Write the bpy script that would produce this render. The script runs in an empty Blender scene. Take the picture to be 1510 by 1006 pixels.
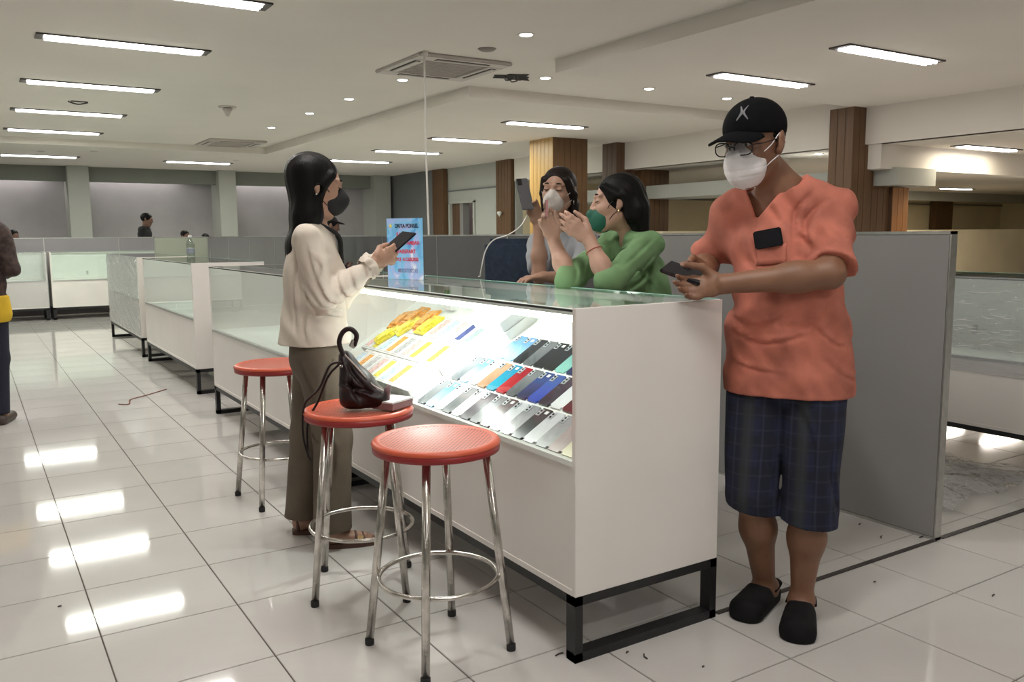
import bpy, bmesh, math, random
import numpy as np
from mathutils import Vector, Matrix

random.seed(7)
PI = math.pi
S = bpy.context.scene
COL = S.collection

# ---------------------------------------------------------------- camera
FPX, YAW, PITCH, ROLL, CAMH = 1263.42, 0.5636, 0.12392, -0.0072971, 1.27
_f = np.array([math.sin(YAW)*math.cos(PITCH), math.cos(YAW)*math.cos(PITCH), -math.sin(PITCH)])
_r = np.array([math.cos(YAW), -math.sin(YAW), 0.0]); _u = np.cross(_r, _f)
_r, _u = _r*math.cos(ROLL)+_u*math.sin(ROLL), -_r*math.sin(ROLL)+_u*math.cos(ROLL)
cd = bpy.data.cameras.new('camera'); cam = bpy.data.objects.new('camera', cd); COL.objects.link(cam)
cam.matrix_world = Matrix(((_r[0], _u[0], -_f[0], 0), (_r[1], _u[1], -_f[1], 0), (_r[2], _u[2], -_f[2], CAMH), (0, 0, 0, 1)))
cd.sensor_fit = 'HORIZONTAL'; cd.sensor_width = 36.0; cd.lens = 36.0*FPX/1510; cd.clip_start = 0.05; cd.clip_end = 200
S.camera = cam

# ---------------------------------------------------------------- world, exposure
W = bpy.data.worlds.new('world'); S.world = W; W.use_nodes = True
W.node_tree.nodes['Background'].inputs[0].default_value = (0.8, 0.85, 0.9, 1)
W.node_tree.nodes['Background'].inputs[1].default_value = 0.3
S.view_settings.view_transform = 'Standard'; S.view_settings.look = 'None'
S.view_settings.exposure = EXPOSURE = 0.0; S.view_settings.gamma = 1.0
S.view_settings.use_curve_mapping = False
TUBE_W = 18.5        # watts of one ceiling fixture
DOWN_W = 5.0        # watts of one downlight
CASE_W = 5.0       # watts of the show case strip

# ---------------------------------------------------------------- pixel -> world point, for measured placement
def _ray(x, y): return (x-755)/FPX*_r - (y-503)/FPX*_u + _f
def atz(x, y, z):
    d = _ray(x, y); return np.array([0, 0, CAMH]) + (z-CAMH)/d[2]*d
def aty(x, y, Y):
    d = _ray(x, y); return np.array([0, 0, CAMH]) + Y/d[1]*d

# ---------------------------------------------------------------- tags and linking
def tag(o, label=None, cat=None, group=None, kind=None):
    if label: o['label'] = label
    if cat: o['category'] = cat
    if group: o['group'] = group
    if kind: o['kind'] = kind
    return o
def empty(name, loc=(0, 0, 0), rz=0.0, label=None, cat=None, group=None):
    o = bpy.data.objects.new(name, None); COL.objects.link(o); o.location = loc; o.rotation_euler = (0, 0, rz)
    o.empty_display_size = 0.1
    return tag(o, label, cat, group)
def link(name, me, mats=None, parent=None, loc=None, smooth=False):
    o = bpy.data.objects.new(name, me); COL.objects.link(o)
    if parent is not None: o.parent = parent
    if loc is not None: o.location = loc
    if mats is not None and not len(me.materials):
        for m in (mats if isinstance(mats, (list, tuple)) else [mats]): me.materials.append(m)
    if smooth and len(me.polygons): me.polygons.foreach_set('use_smooth', [True]*len(me.polygons))
    return o
def kids(o): return [c for c in bpy.data.objects if c.parent == o]
def copy_tree(o, parent=None):
    c = o.copy(); COL.objects.link(c)
    if parent is not None: c.parent = parent
    for ch in list(o.children): copy_tree(ch, c)
    return c

# ---------------------------------------------------------------- mesh builder
class MB:
    def __init__(s): s.v = []; s.f = []; s.mi = []
    def add(s, vs, fs, mi=0):
        n = len(s.v); s.v += [tuple(map(float, p)) for p in vs]; s.f += [tuple(n+i for i in f) for f in fs]; s.mi += [mi]*len(fs); return s
    def box(s, x0, x1, y0, y1, z0, z1, mi=0, M=None, bv=0.0):
        if bv > 0:
            bm = bmesh.new(); bmesh.ops.create_cube(bm, size=1)
            for v in bm.verts: v.co = Vector(((x0+x1)/2+v.co.x*(x1-x0), (y0+y1)/2+v.co.y*(y1-y0), (z0+z1)/2+v.co.z*(z1-z0)))
            bmesh.ops.bevel(bm, geom=list(bm.edges), offset=bv, segments=2, affect='EDGES')
            bm.verts.ensure_lookup_table(); vs = [v.co.copy() for v in bm.verts]; fs = [[v.index for v in f.verts] for f in bm.faces]; bm.free()
        else:
            vs = [Vector(c) for c in ((x0,y0,z0),(x1,y0,z0),(x1,y1,z0),(x0,y1,z0),(x0,y0,z1),(x1,y0,z1),(x1,y1,z1),(x0,y1,z1))]
            fs = [(0,3,2,1),(4,5,6,7),(0,1,5,4),(1,2,6,5),(2,3,7,6),(3,0,4,7)]
        if M is not None: vs = [M @ v for v in vs]
        return s.add(vs, fs, mi)
    def tube(s, pts, r, n=10, mi=0, closed=False, smooth=0, caps=True, flat=1.0):
        P = [np.array(p, float) for p in pts]
        if smooth: P = catmull(P, smooth, closed)
        m = len(P); rr = r if hasattr(r, '__len__') else [r]*m
        if len(rr) != m: rr = np.interp(np.linspace(0, 1, m), np.linspace(0, 1, len(rr)), rr)
        T = []
        for i in range(m):
            a = P[(i-1) % m] if (closed or i > 0) else P[i]; b = P[(i+1) % m] if (closed or i < m-1) else P[i]
            t = b-a; T.append(t/max(np.linalg.norm(t), 1e-9))
        up = np.array([0, 0, 1.0]) if abs(T[0][2]) < 0.9 else np.array([1.0, 0, 0])
        nrm = np.cross(T[0], up); nrm /= np.linalg.norm(nrm); vs = []
        for i in range(m):
            nrm = nrm - T[i]*np.dot(nrm, T[i]); nrm /= max(np.linalg.norm(nrm), 1e-9); b = np.cross(T[i], nrm)
            for k in range(n):
                a = 2*PI*k/n; vs.append(P[i]+rr[i]*(nrm*math.cos(a)+b*math.sin(a)*flat))
        fs = []
        for i in range(m if closed else m-1):
            for k in range(n):
                j = (i+1) % m; fs.append((i*n+k, i*n+(k+1) % n, j*n+(k+1) % n, j*n+k))
        if caps and not closed: fs.append(tuple(range(n))[::-1]); fs.append(tuple((m-1)*n+k for k in range(n)))
        return s.add(vs, fs, mi)
    def lathe(s, prof, n=32, mi=0, c=(0, 0, 0)):
        vs = []; m = len(prof)
        for r, z in prof:
            for k in range(n): vs.append((c[0]+r*math.cos(2*PI*k/n), c[1]+r*math.sin(2*PI*k/n), c[2]+z))
        fs = [(i*n+k, i*n+(k+1) % n, (i+1)*n+(k+1) % n, (i+1)*n+k) for i in range(m-1) for k in range(n)]
        if prof[0][0] > 1e-6: fs.append(tuple(range(n))[::-1])
        if prof[-1][0] > 1e-6: fs.append(tuple((m-1)*n+k for k in range(n)))
        return s.add(vs, fs, mi)
    def mesh(s, name='m', smooth=False):
        me = bpy.data.meshes.new(name); me.from_pydata(s.v, [], s.f)
        if any(s.mi): me.polygons.foreach_set('material_index', s.mi)
        if smooth: me.polygons.foreach_set('use_smooth', [True]*len(me.polygons))
        me.update(); return me
    def build(s, name, mats, parent=None, loc=None, smooth=False):
        return link(name, s.mesh(name, smooth), mats, parent, loc)
def catmull(P, k, closed=False):
    out = []; m = len(P)
    for i in range(m if closed else m-1):
        p1, p2 = P[i], P[(i+1) % m]
        p0 = P[(i-1) % m] if (closed or i > 0) else p1; p3 = P[(i+2) % m] if (closed or i < m-2) else p2
        for j in range(k):
            t = j/k; out.append(0.5*(2*p1+(p2-p0)*t+(2*p0-5*p1+4*p2-p3)*t*t+(3*p1-p0-3*p2+p3)*t**3))
    if not closed: out.append(P[-1])
    return out
def boxo(name, dims, mat, parent=None, bv=0.0, **kw):
    return MB().box(*dims, bv=bv).build(name, mat, parent, **kw)

# ---------------------------------------------------------------- materials
def mat(name, col, rough=0.5, metal=0.0, noise=0.0, scale=8.0, bump=0.0, bscale=None, emit=None, estr=0.0, spec=0.5, stretch=(1, 1, 1), coat=0.0, col2=None, sheen=0.0):
    m = bpy.data.materials.new(name); m.use_nodes = True; N = m.node_tree.nodes; L = m.node_tree.links; b = N['Principled BSDF']
    b.inputs['Base Color'].default_value = (*col, 1); b.inputs['Roughness'].default_value = rough; b.inputs['Metallic'].default_value = metal
    b.inputs['Specular IOR Level'].default_value = spec; b.inputs['Coat Weight'].default_value = coat
    if sheen: b.inputs['Sheen Weight'].default_value = sheen
    if emit: b.inputs['Emission Color'].default_value = (*emit, 1); b.inputs['Emission Strength'].default_value = estr
    if noise or bump or col2:
        tc = N.new('ShaderNodeTexCoord'); mp = N.new('ShaderNodeMapping'); mp.inputs['Scale'].default_value = stretch
        L.new(tc.outputs['Object'], mp.inputs[0])
    if noise or col2:
        n = N.new('ShaderNodeTexNoise'); n.inputs['Scale'].default_value = scale; n.inputs['Detail'].default_value = 5; L.new(mp.outputs[0], n.inputs['Vector'])
        mx = N.new('ShaderNodeMix'); mx.data_type = 'RGBA'
        c2 = col2 if col2 else tuple(c*(1-noise) for c in col)
        mx.inputs[6].default_value = (*(tuple(min(1, c*(1+noise*0.6)) for c in col) if not col2 else col), 1); mx.inputs[7].default_value = (*c2, 1)
        rp = N.new('ShaderNodeMapRange'); rp.inputs[1].default_value = 0.35; rp.inputs[2].default_value = 0.65; L.new(n.outputs[0], rp.inputs[0])
        L.new(rp.outputs[0], mx.inputs[0]); L.new(mx.outputs[2], b.inputs['Base Color'])
    if bump:
        n2 = N.new('ShaderNodeTexNoise'); n2.inputs['Scale'].default_value = bscale or scale*4; n2.inputs['Detail'].default_value = 4; L.new(mp.outputs[0], n2.inputs['Vector'])
        bp = N.new('ShaderNodeBump'); bp.inputs['Strength'].default_value = bump; bp.inputs['Distance'].default_value = 0.01
        L.new(n2.outputs[0], bp.inputs['Height']); L.new(bp.outputs[0], b.inputs['Normal'])
    return m
def glass(name, tint=(0.93, 0.97, 0.95), refl=1.0, rough=0.0, bump=0.0, bscale=12.0):
    m = bpy.data.materials.new(name); m.use_nodes = True; N = m.node_tree.nodes; L = m.node_tree.links
    N.remove(N['Principled BSDF']); out = N['Material Output']
    t = N.new('ShaderNodeBsdfTransparent'); t.inputs[0].default_value = (*tint, 1)
    g = N.new('ShaderNodeBsdfGlossy'); g.inputs['Roughness'].default_value = rough
    fr = N.new('ShaderNodeLayerWeight'); fr.inputs[0].default_value = 0.5
    pw = N.new('ShaderNodeMath'); pw.operation = 'POWER'; pw.inputs[1].default_value = 5.0; L.new(fr.outputs['Facing'], pw.inputs[0])
    mu = N.new('ShaderNodeMath'); mu.operation = 'MULTIPLY_ADD'; mu.inputs[1].default_value = 0.9*refl; mu.inputs[2].default_value = 0.045*refl; mu.use_clamp = True; L.new(pw.outputs[0], mu.inputs[0])
    mx = N.new('ShaderNodeMixShader'); L.new(mu.outputs[0], mx.inputs[0]); L.new(t.outputs[0], mx.inputs[1]); L.new(g.outputs[0], mx.inputs[2]); L.new(mx.outputs[0], out.inputs[0])
    if bump:
        tc = N.new('ShaderNodeTexCoord'); n = N.new('ShaderNodeTexNoise'); n.inputs['Scale'].default_value = bscale; n.inputs['Detail'].default_value = 3
        L.new(tc.outputs['Object'], n.inputs['Vector']); bp = N.new('ShaderNodeBump'); bp.inputs['Strength'].default_value = bump; bp.inputs['Distance'].default_value = 0.03
        L.new(n.outputs[0], bp.inputs['Height']); L.new(bp.outputs[0], g.inputs['Normal']); L.new(bp.outputs[0], fr.inputs['Normal'])
    return m
def wood(name, c1, c2, axis='Z', slats=0.0, rough=0.45):
    m = bpy.data.materials.new(name); m.use_nodes = True; N = m.node_tree.nodes; L = m.node_tree.links; b = N['Principled BSDF']
    b.inputs['Roughness'].default_value = rough
    tc = N.new('ShaderNodeTexCoord'); mp = N.new('ShaderNodeMapping'); mp.inputs['Scale'].default_value = (9, 9, 0.5); L.new(tc.outputs['Object'], mp.inputs[0])
    n = N.new('ShaderNodeTexNoise'); n.inputs['Scale'].default_value = 2.5; n.inputs['Detail'].default_value = 8; L.new(mp.outputs[0], n.inputs['Vector'])
    cr = N.new('ShaderNodeValToRGB'); cr.color_ramp.elements[0].position = 0.3; cr.color_ramp.elements[1].position = 0.7
    cr.color_ramp.elements[0].color = (*c1, 1); cr.color_ramp.elements[1].color = (*c2, 1)
    L.new(n.outputs[0], cr.inputs[0]); L.new(cr.outputs[0], b.inputs['Base Color'])
    return m

M = {}
M['ceiling'] = mat('ceiling_paint', (0.82, 0.775, 0.71), 0.9, noise=0.03, scale=0.7)
M['wall'] = mat('wall_paint', (0.47, 0.48, 0.44), 0.85, noise=0.05, scale=1.2)
M['wall_dark'] = mat('wall_grey', (0.20, 0.205, 0.21), 0.85, noise=0.06, scale=1.2)
M['wall_tan'] = mat('wall_tan', (0.80, 0.70, 0.48), 0.85, noise=0.06, scale=1.2)
M['cement'] = mat('back_wall_plaster', (0.42, 0.40, 0.41), 0.8, noise=0.14, scale=0.9)
M['beam'] = mat('beam_paint', (0.24, 0.25, 0.22), 0.85, noise=0.04, scale=1)
M['tile'] = mat('floor_tile_glaze', (0.595, 0.575, 0.55), 0.055, noise=0.06, scale=1.6, bump=0.02, bscale=4.0, spec=0.55)
M['grout'] = mat('grout', (0.13, 0.11, 0.09), 0.9, noise=0.3, scale=6)
M['strip'] = mat('floor_strip', (0.06, 0.05, 0.045), 0.6, noise=0.4, scale=12)
M['partition'] = mat('partition_laminate', (0.27, 0.262, 0.255), 0.45, noise=0.05, scale=1.5)
M['partition_green'] = mat('partition_pale', (0.33, 0.35, 0.28), 0.5, noise=0.04, scale=1.5)
M['alu'] = mat('brushed_aluminium', (0.62, 0.62, 0.6), 0.35, 1.0, noise=0.08, scale=30)
M['white'] = mat('white_laminate', (0.83, 0.79, 0.75), 0.32, noise=0.03, scale=2.5)
M['white_in'] = mat('case_interior', (0.82, 0.84, 0.80), 0.4, noise=0.03, scale=3)
M['black_metal'] = mat('black_powder_coat', (0.012, 0.012, 0.013), 0.45, 0.0, noise=0.2, scale=30)
M['seal'] = mat('black_seal', (0.01, 0.01, 0.01), 0.5)
M['glass'] = glass('clear_glass')
M['glass_top'] = glass('top_glass', (0.86, 0.93, 0.90), 1.15)
M['wrap'] = glass('plastic_wrap', (0.93, 0.93, 0.93), 1.6, 0.12, bump=.8, bscale=9)
def milky(m, amount=.22):
    N = m.node_tree.nodes; L = m.node_tree.links; out = N['Material Output']; src = out.inputs[0].links[0].from_socket
    df = N.new('ShaderNodeBsdfDiffuse'); df.inputs[0].default_value = (.72, .74, .76, 1); mx = N.new('ShaderNodeMixShader'); mx.inputs[0].default_value = amount
    L.new(src, mx.inputs[1]); L.new(df.outputs[0], mx.inputs[2]); L.new(mx.outputs[0], out.inputs[0])
    tx = [n for n in N if n.type == 'TEX_NOISE'][0]; mp = N.new('ShaderNodeMapping'); mp.inputs['Scale'].default_value = (1, 1.2, 9); L.new(tx.inputs['Vector'].links[0].from_socket, mp.inputs[0]); L.new(mp.outputs[0], tx.inputs['Vector'])
milky(M['wrap'], .16)
M['wrap_thick'] = glass('plastic_wrap_thick', (0.9, 0.9, 0.9), 2.0, 0.1, bump=1.0, bscale=7); milky(M['wrap_thick'], .28)
M['glass_edge'] = mat('glass_edge', (0.35, 0.62, 0.5), 0.15, noise=0.1, scale=10)
M['tube'] = mat('lit_tube', (1, 1, 1), 0.5, emit=(1.0, 0.97, 0.95), estr=9.0)
M['case_tube'] = mat('case_led_strip', (1, 1, 1), 0.5, emit=(0.97, 1.0, 0.95), estr=10.0)
M['fix_dark'] = mat('fixture_housing', (0.10, 0.09, 0.085), 0.5, noise=0.1)
M['reflector'] = mat('fixture_reflector', (0.85, 0.85, 0.85), 0.3, 0.3, noise=0.03)
M['wood_dark'] = wood('dark_walnut_panel', (0.085, 0.045, 0.025), (0.16, 0.09, 0.05))
M['wood_sunlit'] = wood('sunlit_wood_panel', (0.36, 0.20, 0.055), (0.56, 0.34, 0.10))  # sunlight on the thick column's left face put into the wood colour
M['wood_mid'] = wood('brown_panel', (0.10, 0.052, 0.024), (0.17, 0.090, 0.040))
M['wood_lit_orange'] = wood('lit_orange_panel', (0.33, 0.14, 0.05), (0.46, 0.22, 0.08))  # lit look of the pier face put into the wood colour
M['chrome'] = mat('scuffed_chrome', (0.62, 0.59, 0.55), 0.22, 1.0, noise=0.25, scale=25, bump=0.05)
M['rubber'] = mat('black_rubber', (0.02, 0.02, 0.02), 0.8)
M['ac_white'] = mat('ac_plastic', (0.62, 0.57, 0.53), 0.5, noise=0.04)
M['dark'] = mat('dark_slot', (0.015, 0.013, 0.012), 0.8)
M['navy'] = mat('navy_fabric', (0.025, 0.04, 0.07), 0.85, noise=0.2, scale=40, bump=0.1)
M['cable_white'] = mat('white_cable', (0.75, 0.73, 0.68), 0.5)
M['red_brown'] = mat('red_brown_string', (0.22, 0.06, 0.03), 0.7, noise=0.3)
M['paper'] = mat('white_card', (0.8, 0.8, 0.78), 0.6, noise=0.03)
M['screen'] = mat('black_phone_glass', (0.012, 0.012, 0.016), 0.12, noise=0.1)
# ================================================================ setting
Z1, Z0, ZL = 2.80, 2.685, 2.27      # raised ceiling, main lower ceiling, low hall ceiling
def struct(o): o['kind'] = 'structure'; return o

# floor: grout bed with separate tiles
floor = struct(boxo('floor', (-7.2, 26, -5, 20.2, -0.12, -0.004), M['grout']))
TX, TY, OX, OY = 0.4315, 0.4330, 0.275, 1.615
tile_me = MB().box(0.0022, TX-0.0022, 0.0022, TY-0.0022, -0.01, 0.0, bv=0.0012).mesh('tile'); tile_me.materials.append(M['tile'])
def vis(x, y):
    d = np.array([x, y, -CAMH]); z = d@_f
    if z < 0.3: return None
    px = 755+FPX*(d@_r)/z; py = 503-FPX*(d@_u)/z
    return (px, py, z) if -120 < px < 1630 and py < 1120 else None
cells = []
for i in range(-20, 60):
    for j in range(-16, 43):
        x0, y0 = OX+i*TX, OY+j*TY
        if x0 < -7.15 or x0+TX > 25.9 or y0 < -4.9 or y0+TY > 20.1: continue
        v = vis(x0+TX/2, y0+TY/2); cells.append((v[2] if v else 99, x0, y0))
cells.sort()
for k, (z, x0, y0) in enumerate(cells[:300]):
    t = link('tile', tile_me, parent=floor, loc=(x0, y0, 0))
rest = MB()
for z, x0, y0 in cells[300:]:
    rest.add([(x0+.0025, y0+.0025, 0), (x0+TX-.0025, y0+.0025, 0), (x0+TX-.0025, y0+TY-.0025, 0), (x0+.0025, y0+TY-.0025, 0),
              (x0+.0025, y0+.0025, -.004), (x0+TX-.0025, y0+.0025, -.004), (x0+TX-.0025, y0+TY-.0025, -.004), (x0+.0025, y0+TY-.0025, -.004)],
             [(0, 1, 2, 3), (4, 5, 1, 0), (5, 6, 2, 1), (6, 7, 3, 2), (7, 4, 0, 3)])
o = rest.build('tile', M['tile'], floor); o['kind'] = 'stuff'
struct(MB().box(2.04, 3.30, 1.945, 1.965, 0.0005, 0.004).box(3.34, 8.5, 1.945, 1.968, 0.0005, 0.004).build('trim_1', M['strip']))

# walls
struct(boxo('wall_left', (-7.2, -7.0, -5, 20.2, 0, 3.0), M['wall']))
struct(boxo('wall_behind', (-7.2, 26, -5.2, -5.0, 0, 3.0), M['wall']))
struct(boxo('wall_back', (-7.2, 26, 19.95, 20.15, 0, 3.0), M['cement']))
struct(boxo('wall_far_right', (25.9, 26.1, -5, 20.2, 0, 3.0), M['wall_tan']))
# header beam with a hidden light cove over the back wall
struct(MB().box(-7.0, 8.9, 19.45, 19.62, 2.39, 2.70).build('trim_2', M['beam']))
for k, (xa, xb) in enumerate(((1.78, 2.17), (4.70, 5.06), (8.30, 8.72), (-1.3, -0.9), (-4.4, -4.0))):
    struct(boxo('trim_%d' % (3+k), (xa, xb, 19.2, 19.95, 0, 2.70), M['wall'], bv=0.01))

# side wall with door opening (runs away from the camera at x = 8.9)
w = MB()
w.box(8.9, 9.05, 13.9, 15.5, 0, 2.7); w.box(8.9, 9.05, 16.5, 19.95, 0, 2.7); w.box(8.9, 9.05, 15.5, 16.5, 1.93, 2.7)
struct(w.build('wall_right', M['wall']))
struct(boxo('trim_10', (8.865, 8.9, 14.45, 16.85, 2.19, 2.215), M['wall_dark']))
struct(boxo('wall_corner', (8.80, 8.9, 17.1, 19.9, 0, 2.685), M['wall_dark']))
door = struct(MB().box(8.86, 8.9, 15.44, 15.50, 0, 1.96).box(8.86, 8.9, 16.5, 16.56, 0, 1.96).box(8.86, 8.9, 15.44, 16.56, 1.93, 1.98).build('door_1', M['wall']))
boxo('door_leaf', (8.93, 8.97, 16.12, 16.5, 0, 1.93), M['wood_dark'], door)
boxo('door_jamb', (8.9, 9.05, 15.98, 16.12, 0, 1.93), M['partition'], door)
struct(boxo('wall_corridor', (10.4, 10.5, 14.5, 19.9, 0, 2.6), mat('pink_lit_plaster', (0.85, 0.66, 0.60), 0.8, noise=0.04)))  # pinkish light in the doorway is put into the plaster colour
# right hall: far wall, lower ceilings
struct(boxo('wall_hall', (9.05, 25.9, 13.9, 14.05, 0, 2.7), M['wall_tan']))
struct(boxo('trim_11', (9.05, 25.9, 13.86, 13.9, 1.98, 2.01), M['wall_dark']))
struct(boxo('trim_12', (17, 25.9, 13.0, 13.3, 2.05, 2.27), M['wall']))
struct(boxo('trim_13', (9.0, 25.9, 9.9, 10.1, 0, 1.30), M['wall_tan']))

# ceilings (raised field in the middle, lower fields around it)
c = MB()
c.box(-7.0, 4.52, -5, 15.1, Z1, Z1+0.1)
c.box(4.52, 9.0, 6.4, 7.95, Z1, Z1+0.1)
struct(c.build('ceiling', M['ceiling']))
c = MB()
c.box(4.52, 8.9, -5, 6.4, Z0, Z1+0.1)                # near right block
c.box(4.52, 8.9, 7.95, 19.95, Z0, Z1+0.1)            # far right block
c.box(-7.0, 4.52, 15.1, 19.95, Z0, Z1+0.1)
struct(c.build('ceiling_lower', M['ceiling']))
# left field sits a little lower than the downlight lane
struct(MB().box(-7.0, 3.3, -5, 15.1, Z1-0.018, Z1-0.001).build('ceiling_left', M['ceiling']))
c = MB()
c.box(8.9, 25.9, -5, 6.18, ZL, ZL+0.1); c.box(8.9, 25.9, 6.4, 13.9, ZL, ZL+0.1)
c.box(8.86, 9.0, -5, 13.9, ZL+0.0, 2.9)
struct(c.build('ceiling_hall', M['ceiling']))
struct(boxo('trim_14', (8.92, 25.9, 6.18, 6.4, 1.99, ZL+0.1), M['ceiling']))
struct(MB().box(9.14, 9.92, 6.12, 13.9, 1.81, 2.01).build('trim_15', M['wall']))
# cross partitions and main partition
def panel_run(name, label, pts, n, h, mt, thick=0.04, cat='partition'):
    (xa, ya), (xb, yb) = pts; L = math.hypot(xb-xa, yb-ya); a = math.atan2(yb-ya, xb-xa)
    root = empty(name, (xa, ya, 0), a, label, cat)
    w = L/n; pm = MB().box(0.006, w-0.006, -thick/2, thick/2, 0.012, h-0.012, bv=0.003).mesh('panel'); pm.materials.append(mt)
    for i in range(n): link('panel', pm, parent=root, loc=(i*w, 0, 0))
    f = MB()
    for i in range(n+1): f.box(max(0, i*w-0.006), min(L, i*w+0.006), -thick/2-0.001, thick/2+0.001, 0, h)
    f.box(0, L, -thick/2-0.001, thick/2+0.001, h-0.012, h); f.box(0, L, -thick/2, thick/2, 0, 0.012)
    f.build('frame', M['alu'], root)
    return root
panel_run('partition_screen', 'grey chest-high partition with an aluminium edge right behind the man', ((3.31, 1.95), (3.31, 4.15)), 2, CAMH, M['partition'])
panel_run('partition_screen', 'dark grey partition behind the girl in grey and the blue sign', ((3.31, 4.16), (3.31, 9.66)), 5, CAMH, mat('partition_charcoal', (0.085, 0.085, 0.088), 0.45, noise=0.08, scale=1.5))
panel_run('partition_screen', 'mauve grey partition running back from behind the standing woman', ((3.31, 9.67), (3.31, 15.35)), 5, CAMH, mat('partition_greyish', (0.145, 0.135, 0.14), 0.45, noise=0.08, scale=1.5))
panel_run('partition_screen', 'pale olive partition panel standing behind the water bottle', ((2.16, 12.5), (2.86, 12.5)), 1, CAMH, M['partition_green'])
panel_run('partition_screen', 'grey purple partition behind the far row of wrapped show cases', ((-3.4, 15.9), (3.3, 15.9)), 6, CAMH, mat('partition_mauve', (0.30, 0.28, 0.30), 0.5, noise=0.05, scale=1.5))

# columns
def column(x0, x1, y0, y1, h, label, mf, ms, slat=0.0, z0=0.0):
    root = empty('wood_column', ((x0+x1)/2, (y0+y1)/2, z0), 0, label, 'column')
    hx, hy = (x1-x0)/2, (y1-y0)/2
    boxo('core', (-hx+.012, hx-.012, -hy+.012, hy-.012, 0, h-z0), M['wood_dark'], root)
    for nm, mt, n, side in (('slat', mf, max(1, round(2*hx/0.11)), 0), ('slat', ms, max(1, round(2*hy/0.11)), 1)):
        w = (2*hx if side == 0 else 2*hy)/n
        if side == 0: me = MB().box(0.002, w-0.002, 0, 0.014, 0, h-z0, bv=0.002).mesh('slat')
        else: me = MB().box(0, 0.014, 0.002, w-0.002, 0, h-z0, bv=0.002).mesh('slat')
        me.materials.append(mt)
        for i in range(n):
            link('slat', me, parent=root, loc=((-hx+i*w, -hy-.002, 0) if side == 0 else (-hx-.002, -hy+i*w, 0)))
    return root
column(7.39, 8.03, 10.53, 11.15, Z0, 'thick wood-clad column with left face painted sunlit gold behind the two women', M['wood_mid'], M['wood_sunlit'])
column(8.70, 9.09, 10.66, 11.02, Z0, 'dark brown wood column right of the golden column, reaching the ceiling', M['wood_dark'], M['wood_dark'])
column(9.12, 9.62, 10.46, 10.8, ZL, 'shorter reddish brown column under the low beam behind the woman in green', M['wood_mid'], M['wood_mid'])
column(8.64, 8.97, 6.35, 6.68, Z0, 'tall dark wood column rising to the ceiling beside the man', M['wood_mid'], M['wood_mid'])
column(9.0, 9.46, 6.42, 6.6, 1.98, 'dark low wooden cladding against the tall column under the box beam', M['wood_mid'], M['wood_dark'])
column(9.47, 9.79, 6.38, 6.6, 1.80, 'slatted wood pier coloured as lit under the box beam, right of the tall column', M['wood_lit_orange'], M['wood_dark'])
column(8.80, 8.88, 13.93, 14.47, Z0, 'dark wood pilaster on the side wall right of the doorway', M['wood_mid'], M['wood_mid'])
column(8.78, 8.88, 16.62, 17.14, Z0, 'dark wood pilaster on the side wall left of the doorway', M['wood_mid'], M['wood_mid'])
column(22.3, 23.1, 13.7, 13.88, 2.3, 'small dark wood pilaster on the far wall of the right hall', M['wood_mid'], M['wood_mid'])
h = MB(); h.lathe([(0.002, -.05), (0.05, 0.02), (0.035, 0.05), (0.0, 0.04)], 16)
o = h.build('wall_lamp', M['paper'], None, (8.74, 14.25, 1.66)); tag(o, 'tiny white cone-shaped wall lamp on the dark pilaster', 'lamp')

# ================================================================ lamps of the ceiling
def area(name, loc, sx, sy, W_, color=(1, .97, .93), rot=(0, 0, 0), spread=None, parent=None):
    ld = bpy.data.lights.new(name, 'AREA'); ld.shape = 'RECTANGLE'; ld.size = sx; ld.size_y = sy; ld.energy = W_; ld.color = color
    if spread: ld.spread = spread
    o = bpy.data.objects.new(name, ld); COL.objects.link(o); o.location = loc; o.rotation_euler = rot
    if parent is not None: o.parent = parent
    return o
LW, LD = 1.26, 0.19
fr_me = MB().box(0, LW, 0, .008, -.012, 0).box(0, LW, LD-.008, LD, -.012, 0).box(0, .05, 0, LD, -.012, 0).box(LW-.05, LW, 0, LD, -.012, 0).mesh('frame'); fr_me.materials.append(M['fix_dark'])
re_me = MB().box(.05, LW-.05, .008, LD-.008, -.003, -.001).mesh('reflector'); re_me.materials.append(M['reflector'])
tu = MB()
for yy in (0.05, 0.095, 0.14): tu.tube([(0.06, yy, -.016), (LW-.06, yy, -.016)], 0.0125, 8)
tu_me = tu.mesh('fluorescent_tube', True); tu_me.materials.append(M['tube'])
GREENISH = (.95, 1.0, .88)
def fixture(x, y, z, label, group=None, W_=TUBE_W, color=(1, .965, .92)):
    r = empty('ceiling_light', (x, y, z), 0, label, 'light', group)
    link('frame', fr_me, parent=r); link('reflector', re_me, parent=r); link('fluorescent_tube', tu_me, parent=r)
    area('lamp_glow', (LW/2, LD/2, -.035), LW-.12, LD-.03, W_, color, parent=r)
names = {7.43: 'second from the top', 9.6: 'third from the top', 11.78: 'fourth from the top', 13.95: 'fifth from the top'}
for y in (-3.0, -0.9, 1.2, 3.3, 5.75): fixture(0.55, y, Z1-.018, 'recessed fluorescent light cut by the top edge of the photo' if y == 5.75 else 'recessed fluorescent light of the left row behind the camera', None if y == 5.75 else 'ceiling lights behind the camera', TUBE_W*(1.15 if y > 2 else 1.0))
for y, nm in names.items(): fixture(0.55, y, Z1-.018, 'recessed fluorescent light in the left column of lights, %s' % nm, None, TUBE_W*(1.1 if y < 9 else 1.6 if y < 11 else 2.0), (1, .97, .93) if y < 9 else GREENISH)
fixture(-0.2+.75, 17.05, Z0, 'far fluorescent light at the left edge, beyond the ceiling step', None, TUBE_W*1.4, GREENISH); fixture(3.24, 17.2, Z0, 'far fluorescent light above the standing man in black', None, TUBE_W*1.4, GREENISH)
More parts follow.
